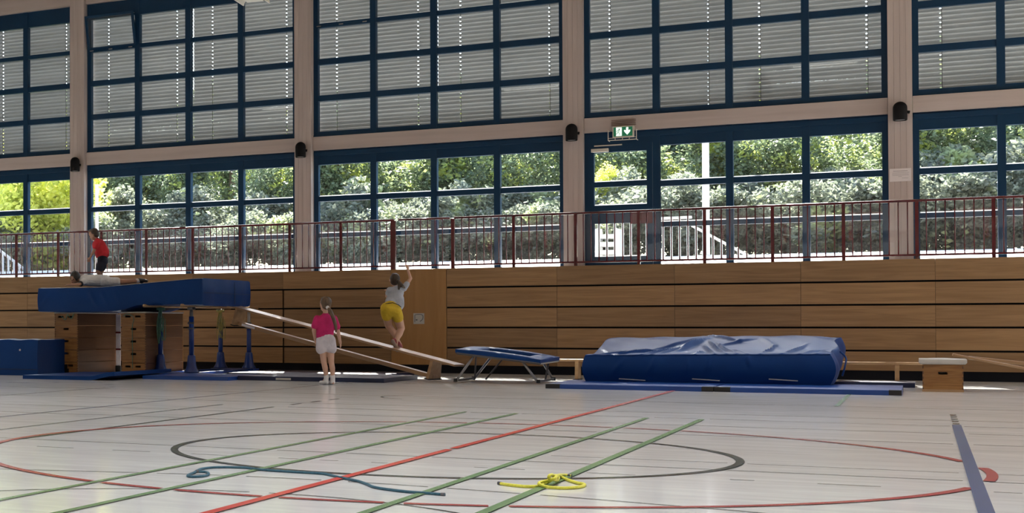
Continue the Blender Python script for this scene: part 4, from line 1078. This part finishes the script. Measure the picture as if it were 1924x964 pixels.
def head_shapes(c, fwd, up, k=1.0):
    f = Vector(fwd).normalized(); u = Vector(up); u = (u - f * u.dot(f)).normalized(); r = f.cross(u)
    c = Vector(c); ax = (r, f, u); o = []
    o.append(ell_mesh(c + u * 0.018 * k, 0.074 * k, 0.088 * k, 0.088 * k, ax))
    o.append(ell_mesh(c + f * 0.018 * k - u * 0.045 * k, 0.056 * k, 0.064 * k, 0.062 * k, ax))
    o.append(ell_mesh(c + f * 0.088 * k - u * 0.024 * k, 0.011 * k, 0.014 * k, 0.016 * k, ax, 8, 6))
    o.append(ell_mesh(c + f * 0.072 * k - u * 0.086 * k, 0.018 * k, 0.012 * k, 0.012 * k, ax, 8, 6))
    for s in (-1, 1): o.append(ell_mesh(c + r * s * 0.076 * k - f * 0.006 * k - u * 0.012 * k, 0.011 * k, 0.018 * k, 0.027 * k, ax, 8, 6))
    return o, (f, u, r)

def face(parent, c, frame, k=1.0):
    f, u, r = frame; c = Vector(c); ax = (r, f, u)
    for s in (-1, 1):
        MB().add(*ell_mesh(c + f * 0.0765 * k + r * s * 0.03 * k - u * 0.004 * k, 0.0115 * k, 0.007 * k, 0.008 * k, ax, 8, 6)).build('eye', MT['eye'], parent, smooth=True)
        MB().bar(c + f * 0.086 * k + r * s * 0.018 * k + u * 0.016 * k, c + f * 0.080 * k + r * s * 0.044 * k + u * 0.016 * k, 0.006, 0.005).build('eyebrow', MT['hair_black'], parent)
    MB().add(*ell_mesh(c + f * 0.082 * k - u * 0.060 * k, 0.021 * k, 0.006 * k, 0.007 * k, ax, 8, 6)).build('mouth', MT['lips'], parent, smooth=True)

def hair_cap(parent, c, frame, mat, k=1.0, extra=(), back=0.012, thick=1.10, low=0.0):
    f, u, r = frame; c = Vector(c); ax = (r, f, u)
    sh = [ell_mesh(c + u * 0.030 * k - f * (0.014 + back) * k, 0.081 * k * thick / 1.08, 0.085 * k * thick / 1.08, 0.085 * k * thick / 1.08, ax),
          ell_mesh(c - f * 0.040 * k - u * (0.02 + low) * k, 0.07 * k, 0.055 * k, 0.06 * k, ax),
          ell_mesh(c + u * 0.085 * k + f * 0.012 * k, 0.060 * k, 0.058 * k, 0.030 * k, ax)]
    return fuse('hair', sh + list(extra), mat, parent, 0.007, 3)

def frame_fn(ox, oy, ppm):
    return lambda x, y, d=0.0: Vector(((x - ox) / ppm, d, (oy - y) / ppm))

# ---- standing girl in the pink shirt (seen from behind)
g = thing('person', 'child with long ponytail in pink shirt and pale shorts standing on the floor', 'person', on_z(617, 722.5, 0), PSI)
F_ = frame_fn(617, 723.5, 134.0)
hc = F_(611.5, 571, 0.0)
hs, fr = head_shapes(hc, (-0.30, 0.95, 0.02), (0, 0, 1), 0.98)
sL, sR = F_(596, 598), F_(628, 598); eL, eR = F_(589.5, 621, 0.0), F_(636, 624, 0.0); wL, wR = F_(594.5, 639, 0.09), F_(641, 645, 0.03)
hL, hR = F_(605, 641), F_(620.5, 641); kL, kR = F_(609, 681, 0.015), F_(622.5, 681, 0.0); aL, aR = F_(613.2, 711, 0.0), F_(625, 711, -0.01)
body = hs + [cap_mesh(F_(612, 590, -0.005), 0.034, hc - Vector((0, 0, 0.05)), 0.038),
    cap_mesh(F_(612, 636), 0.095, F_(612, 605), 0.105, flat=0.66, side=(1, 0, 0)), cap_mesh(sL, 0.042, sR, 0.042), cap_mesh(F_(612, 597), 0.05, F_(612, 590), 0.036),
    cap_mesh(F_(607, 642), 0.082, F_(618, 642), 0.082),
    cap_mesh(sL, 0.034, eL, 0.028), cap_mesh(eL, 0.027, wL, 0.019), cap_mesh(sR, 0.034, eR, 0.028), cap_mesh(eR, 0.027, wR, 0.019),
    cap_mesh(hL, 0.064, kL, 0.041), cap_mesh(kL, 0.040, F_(611, 693, -0.008), 0.041), cap_mesh(F_(611, 693, -0.008), 0.041, aL, 0.026),
    cap_mesh(hR, 0.064, kR, 0.041), cap_mesh(kR, 0.040, F_(624, 693, -0.02), 0.041), cap_mesh(F_(624, 693, -0.02), 0.041, aR, 0.026),
    cap_mesh(aL, 0.03, F_(609, 720, 0.03), 0.026), cap_mesh(aR, 0.03, F_(623.5, 720, 0.02), 0.026),
    cap_mesh(F_(612.5, 719.5, -0.03), 0.027, F_(605, 720.5, 0.10), 0.021, flat=0.9), cap_mesh(F_(625, 719.5, -0.04), 0.027, F_(622, 720.5, 0.10), 0.021)]
body += hand(wR, wR - eR + Vector((-0.02, 0, -0.02)), (-1, 0.2, 0), 0.10, 1) + hand(wL, Vector((0.02, 0.05, -0.1)), (1, 0.3, 0), 0.10, -1)
fuse('body', body, MT['skin'], g, 0.006, 4)
face(g, hc, fr, 0.98)
hair_cap(g, hc, fr, MT['hair_fair'], 0.98)
pt = catmull([F_(613, 577, -0.10), F_(617, 583, -0.145), F_(622, 594, -0.135), F_(626, 606, -0.135), F_(628, 616, -0.13), F_(628.5, 624, -0.12)], 5)
MB().tube(pt, [0.018 + 0.012 * math.sin(math.pi * min(1, i / (len(pt) - 1) * 0.9 + 0.1)) - 0.006 * i / len(pt) for i in range(len(pt))], 10).build('ponytail', MT['hair_fair'], g, smooth=True)
MB().tube([F_(612.5, 576, -0.098), F_(614.5, 579, -0.125)], 0.024, 10).build('hair_tie', MT['sock'], g, smooth=True)
fuse('shirt', [cap_mesh(F_(611, 625, 0), 0.124, F_(612, 605), 0.124, flat=0.70, side=(1, 0, 0)), cap_mesh(F_(610.5, 629, 0), 0.126, F_(611, 620), 0.125, flat=0.70, side=(1, 0, 0)), cap_mesh(F_(597, 599), 0.05, F_(627, 599), 0.05), cap_mesh(F_(612, 597), 0.062, F_(612, 591.5), 0.048),
    cap_mesh(sL, 0.05, sL + (eL - sL) * 0.60, 0.055), cap_mesh(sR, 0.05, sR + (eR - sR) * 0.60, 0.055)], MT['pink'], g, 0.008, 3)
fuse('shorts', [cap_mesh(F_(607, 640), 0.098, F_(618, 640), 0.098), cap_mesh(F_(612, 634), 0.118, F_(612, 642), 0.118, flat=0.8, side=(1, 0, 0)), cap_mesh(F_(605.5, 643), 0.086, F_(604.5, 655.5, 0.01), 0.083), cap_mesh(F_(620, 643), 0.086, F_(622.5, 655.5), 0.080)], MT['lilac'], g, 0.008, 3)
for a_, t0, t1 in ((aL, (612.5, 719), (605, 720)), (aR, (625, 719), (622, 720))):
    fuse('sock', [cap_mesh(a_ + Vector((0, 0, 0.03)), 0.035, F_(t0[0], t0[1] - 1, -0.01), 0.034), cap_mesh(F_(t0[0], t0[1], -0.035), 0.032, F_(t1[0], t1[1], 0.10), 0.025)], MT['sock'], g, 0.007, 3)

# ---- climbing girl on the bench ramp
base = on_y(745, 657, 22.62)
c_ = thing('person', 'child in grey shirt and yellow shorts climbing the bench with one arm raised', 'person', base, PSI)
F_ = frame_fn(745, 657, 2798.88 / (base - Vector((0, 0, EYE))).dot(FV))
hc = F_(743.5, 526, 0.06)
hs, fr = head_shapes(hc, (0.10, 0.95, 0.25), (0.1, -0.2, 1), 0.93)
sL, sR = F_(734, 545, 0.05), F_(760, 542, 0.03); eR = F_(773.5, 523, 0.05); wR = F_(770, 506, 0.10); eL = F_(733, 556, 0.20); wL = F_(736, 546, 0.30)
hL, hR = F_(725, 586, -0.03), F_(744, 589, -0.05); kL, kR = F_(734, 612, 0.14), F_(757, 617, 0.10); aL, aR = F_(748.5, 640, 0.03), F_(743, 640, -0.06)
body = hs + [cap_mesh(F_(746, 541, 0.04), 0.034, hc - Vector((0, 0, 0.04)), 0.036),
    cap_mesh(F_(736, 576, -0.02), 0.092, F_(746, 549, 0.03), 0.098, flat=0.68, side=(1, 0, 0.2)), cap_mesh(sL, 0.04, sR, 0.04), cap_mesh(F_(730, 584, -0.03), 0.08, F_(742, 585, -0.03), 0.08),
    cap_mesh(sR, 0.034, eR, 0.027), cap_mesh(eR, 0.026, wR, 0.018), cap_mesh(sL, 0.034, eL, 0.027), cap_mesh(eL, 0.026, wL, 0.018),
    cap_mesh(hL, 0.078, kL, 0.054), cap_mesh(kL, 0.05, F_(742, 625, 0.07), 0.052), cap_mesh(F_(742, 625, 0.07), 0.052, aL, 0.031),
    cap_mesh(hR, 0.082, kR, 0.056), cap_mesh(kR, 0.053, F_(751, 627, 0.02), 0.053), cap_mesh(F_(751, 627, 0.02), 0.053, aR, 0.032),
    cap_mesh(aR, 0.029, F_(744, 652, 0.0), 0.026), cap_mesh(aL, 0.028, F_(755, 648, 0.08), 0.024)]
body += hand(wR, wR - eR + Vector((0, 0, 0.02)), (-0.2, 1, 0), 0.10, 1, 0.25) + hand(wL, (0.02, 0.1, 0.05), (0, 1, -0.3), 0.10, -1)
fuse('body', body, MT['skin'], c_, 0.006, 4)
face(c_, hc, fr, 0.93)
hair_cap(c_, hc, fr, MT['hair_brown'], 0.95, [cap_mesh(F_(746, 529, -0.07), 0.03, F_(752, 537, -0.11), 0.028), cap_mesh(F_(752, 537, -0.11), 0.03, F_(758, 541, -0.08), 0.016), cap_mesh(F_(748, 533, -0.09), 0.026, F_(747, 543, -0.10), 0.018)])
fuse('shirt', [cap_mesh(F_(737, 568, -0.01), 0.112, F_(747, 550, 0.03), 0.108, flat=0.72, side=(1, 0, 0.15)), cap_mesh(sL, 0.05, sR, 0.05), cap_mesh(F_(746, 545, 0.03), 0.06, F_(746, 541, 0.035), 0.045), cap_mesh(F_(746, 562, -0.01), 0.11, F_(747, 572, -0.01), 0.105, flat=0.75, side=(1, 0, 0)),
    cap_mesh(sR, 0.048, sR + (eR - sR) * 0.45, 0.045), cap_mesh(sL, 0.048, sL + (eL - sL) * 0.5, 0.045)], MT['greytee'], c_, 0.008, 3)
fuse('shorts', [cap_mesh(F_(726, 580, -0.05), 0.102, F_(741, 584, -0.05), 0.102), cap_mesh(F_(735, 574, -0.02), 0.108, F_(734, 582, -0.04), 0.118, flat=0.85, side=(1, 0, 0)), cap_mesh(hL, 0.088, hL + (kL - hL) * 0.30, 0.082), cap_mesh(hR, 0.09, hR + (kR - hR) * 0.28, 0.085)], MT['yellow'], c_, 0.008, 3)
MB().tube([F_(722, 571, -0.10), F_(734, 569, -0.14), F_(745, 573, -0.135), F_(751, 577, -0.09)], 0.007, 6).build('waistband', MT['shoe_dark'], c_, smooth=True)
shR = fuse('shoe', [cap_mesh(F_(735, 640, -0.10), 0.030, F_(746, 657, -0.02), 0.031, flat=0.75, side=(1, 0, 0.3)), cap_mesh(F_(738, 639, -0.07), 0.032, F_(743, 641, -0.05), 0.034)], MT['shoe_red'], c_, 0.007, 3)
MB().add(*cap_mesh(F_(734, 640.5, -0.128), 0.029, F_(745.5, 658, -0.05), 0.031, flat=0.35, side=(1, 0, 0.6))).build('sole', MT['sole'], shR, smooth=True)
shL = fuse('shoe', [cap_mesh(F_(749, 645, 0.02), 0.032, F_(756.5, 651, 0.10), 0.027)], MT['shoe_red'], c_, 0.007, 3)

# ---- boy lying on the raised mat
base = Vector((on_y(190, 533, 22.62).x, 22.62, 1.495))
l_ = thing('person', 'dark-haired child in white clothes lying on the raised mat, chin on arms', 'person', base, PSI)
pp = 2798.88 / (base - Vector((0, 0, EYE))).dot(FV)
o_ = base - Vector((0, 0, EYE)); oy_ = PCY - FPX * o_.dot(UV) / o_.dot(FV); ox_ = PCX + FPX * o_.dot(RV) / o_.dot(FV)
F_ = frame_fn(ox_, oy_, pp)
hc = F_(140.5, 522.5, 0.0)
hs, fr = head_shapes(hc, (-0.62, -0.75, -0.22), (0.1, -0.2, 1), 1.0)
sF, sB = F_(157, 529, -0.10), F_(158, 526, 0.12); eF = F_(150, 534.5, -0.18); wF = F_(131, 535.5, -0.12); eB = F_(150, 533, 0.2); wB = F_(133, 535, 0.05)
body = hs + [cap_mesh(hc + Vector((0.03, 0.01, -0.03)), 0.036, F_(153, 527.5, 0.01), 0.042), cap_mesh(F_(160, 528, 0.01), 0.085, F_(196, 530, 0.02), 0.085, flat=0.8, side=(0, 1, 0)), cap_mesh(sF, 0.036, sB, 0.036),
    cap_mesh(F_(200, 529.5, -0.04), 0.075, F_(200, 529.5, 0.07), 0.075), cap_mesh(sF, 0.034, eF, 0.028), cap_mesh(eF, 0.027, wF, 0.019), cap_mesh(sB, 0.034, eB, 0.028), cap_mesh(eB, 0.027, wB, 0.019),
    cap_mesh(F_(206, 530, -0.05), 0.062, F_(236, 530.5, -0.06), 0.043), cap_mesh(F_(236, 530.5, -0.06), 0.042, F_(262, 528, -0.05), 0.027), cap_mesh(F_(206, 529, 0.08), 0.062, F_(238, 529, 0.10), 0.043), cap_mesh(F_(238, 529, 0.10), 0.042, F_(264, 526.5, 0.10), 0.027),
    cap_mesh(F_(262, 528, -0.05), 0.028, F_(272, 528, -0.05), 0.024), cap_mesh(F_(264, 526.5, 0.1), 0.028, F_(274, 527, 0.1), 0.024)]
body += hand(wF, (-1, 0.1, -0.05), (0, 0, -1), 0.11, 1) + hand(wB, (-1, -0.3, 0.0), (0, 0, -1), 0.11, -1)
fuse('body', body, MT['skin_tan'], l_, 0.006, 4)
face(l_, hc, fr, 1.0)
hair_cap(l_, hc, fr, MT['hair_black'], 1.0, [ell_mesh(hc + Vector((0.0, -0.02, 0.085)), 0.06, 0.07, 0.04), cap_mesh(hc + Vector((-0.01, -0.02, 0.10)), 0.02, hc + Vector((0.0, -0.02, 0.135)), 0.008)], back=-0.004, thick=1.20)
fuse('shirt', [cap_mesh(F_(161, 526.5, 0.01), 0.118, F_(192, 527.5, 0.02), 0.128, flat=0.85, side=(0, 1, 0)), cap_mesh(sF, 0.052, sB, 0.05), cap_mesh(sF, 0.05, sF + (eF - sF) * 0.55, 0.05), cap_mesh(sB, 0.05, sB + (eB - sB) * 0.6, 0.05)], MT['whitetee'], l_, 0.008, 3)
cf = sF + (eF - sF) * 0.80
MB().tube([sF + (eF - sF) * 0.72, sF + (eF - sF) * 0.95], 0.049, 14).build('sleeve_trim', MT['shoe_dark'], l_, smooth=True)
fuse('shorts', [cap_mesh(F_(197, 528, -0.04), 0.112, F_(197, 528, 0.08), 0.112), cap_mesh(F_(203, 530, -0.05), 0.08, F_(219, 530.5, -0.055), 0.078), cap_mesh(F_(203, 529, 0.08), 0.08, F_(220, 529, 0.09), 0.078)], MT['whitetee'], l_, 0.008, 3)
for y_, dd in ((528, -0.05), (526.5, 0.1)):
    fuse('sock', [cap_mesh(F_(257, y_ + 0.5, dd), 0.033, F_(261, y_, dd), 0.031)], MT['sock'], l_, 0.007, 2)
    fuse('shoe', [cap_mesh(F_(263, y_ - 1, dd), 0.034, F_(275, y_ + 0.5, dd - 0.02), 0.027), cap_mesh(F_(263, y_, dd), 0.03, F_(266, y_ + 3, dd), 0.026)], MT['shoe_dark'], l_, 0.007, 2)

# ---- boy in the red shirt stepping across the raised mat
base = Vector((on_y(191, 530, 23.6).x, 23.6, 1.49))
r_ = thing('person', 'child in red shirt and dark shorts stepping across the raised mat', 'person', base, PSI)
pp = 2798.88 / (base - Vector((0, 0, EYE))).dot(FV)
o_ = base - Vector((0, 0, EYE)); oy_ = PCY - FPX * o_.dot(UV) / o_.dot(FV); ox_ = PCX + FPX * o_.dot(RV) / o_.dot(FV)
F_ = frame_fn(ox_, oy_, pp)
hc = F_(176.5, 440.5, 0.02)
hs, fr = head_shapes(hc, (-0.85, 0.35, -0.40), (-0.35, 0, 0.95), 0.98)
sF, sB = F_(183, 455, -0.12), F_(188, 454, 0.14); eF = F_(175.5, 473, -0.15); wF = F_(169, 485, -0.13); eB = F_(201, 474, 0.12); wB = F_(201.5, 491, 0.10)
hF, hB = F_(192, 489, -0.06), F_(194, 489, 0.06); kF, kB = F_(184.5, 510, -0.10), F_(191, 509, 0.08); aF, aB = F_(190, 526, -0.04), F_(184, 528, 0.1)
body = hs + [cap_mesh(F_(182, 450, 0.01), 0.036, hc + Vector((0.03, 0, -0.04)), 0.038), cap_mesh(F_(186, 460, 0.01), 0.10, F_(193, 485, 0.0), 0.092, flat=0.85, side=(0, 1, 0)), cap_mesh(sF, 0.04, sB, 0.04), cap_mesh(hF, 0.075, hB, 0.075),
    cap_mesh(sF, 0.034, eF, 0.028), cap_mesh(eF, 0.027, wF, 0.019), cap_mesh(sB, 0.034, eB, 0.028), cap_mesh(eB, 0.027, wB, 0.019),
    cap_mesh(hF, 0.07, kF, 0.047), cap_mesh(kF, 0.046, aF, 0.028), cap_mesh(hB, 0.07, kB, 0.047), cap_mesh(kB, 0.046, aB, 0.028),
    cap_mesh(F_(192, 533.5, -0.04), 0.027, F_(182, 534.5, -0.06), 0.022), cap_mesh(aF, 0.03, F_(191, 532, -0.04), 0.028), cap_mesh(F_(186, 533.5, 0.1), 0.027, F_(176, 534.5, 0.1), 0.022), cap_mesh(aB, 0.03, F_(185.5, 532, 0.1), 0.028)]
body += hand(wF, wF - eF, (0, 1, 0), 0.105, 1) + hand(wB, wB - eB, (-1, 0, 0), 0.105, -1)
fuse('body', body, MT['skin_tan'], r_, 0.006, 4)
face(r_, hc, fr, 0.98)
hair_cap(r_, hc, fr, MT['hair_brown'], 0.98, thick=1.06)
fuse('shirt', [cap_mesh(F_(186, 461, 0.01), 0.122, F_(192, 474, 0.0), 0.13, flat=1.02, side=(0, 1, 0)), cap_mesh(F_(190, 470, 0.0), 0.125, F_(191.8, 475.5, 0.0), 0.133, flat=1.0, side=(0, 1, 0)), cap_mesh(sF, 0.052, sB, 0.052), cap_mesh(F_(184, 453, 0.01), 0.055, F_(182.5, 450.5, 0.01), 0.045), cap_mesh(sF, 0.05, sF + (eF - sF) * 0.55, 0.052), cap_mesh(sB, 0.05, sB + (eB - sB) * 0.55, 0.052)], MT['redtee'], r_, 0.008, 3)
fuse('shorts', [cap_mesh(hF, 0.098, hB, 0.098), cap_mesh(hF, 0.085, hF + (kF - hF) * 0.75, 0.072), cap_mesh(hB, 0.085, hB + (kB - hB) * 0.7, 0.072)], MT['navy'], r_, 0.008, 3)
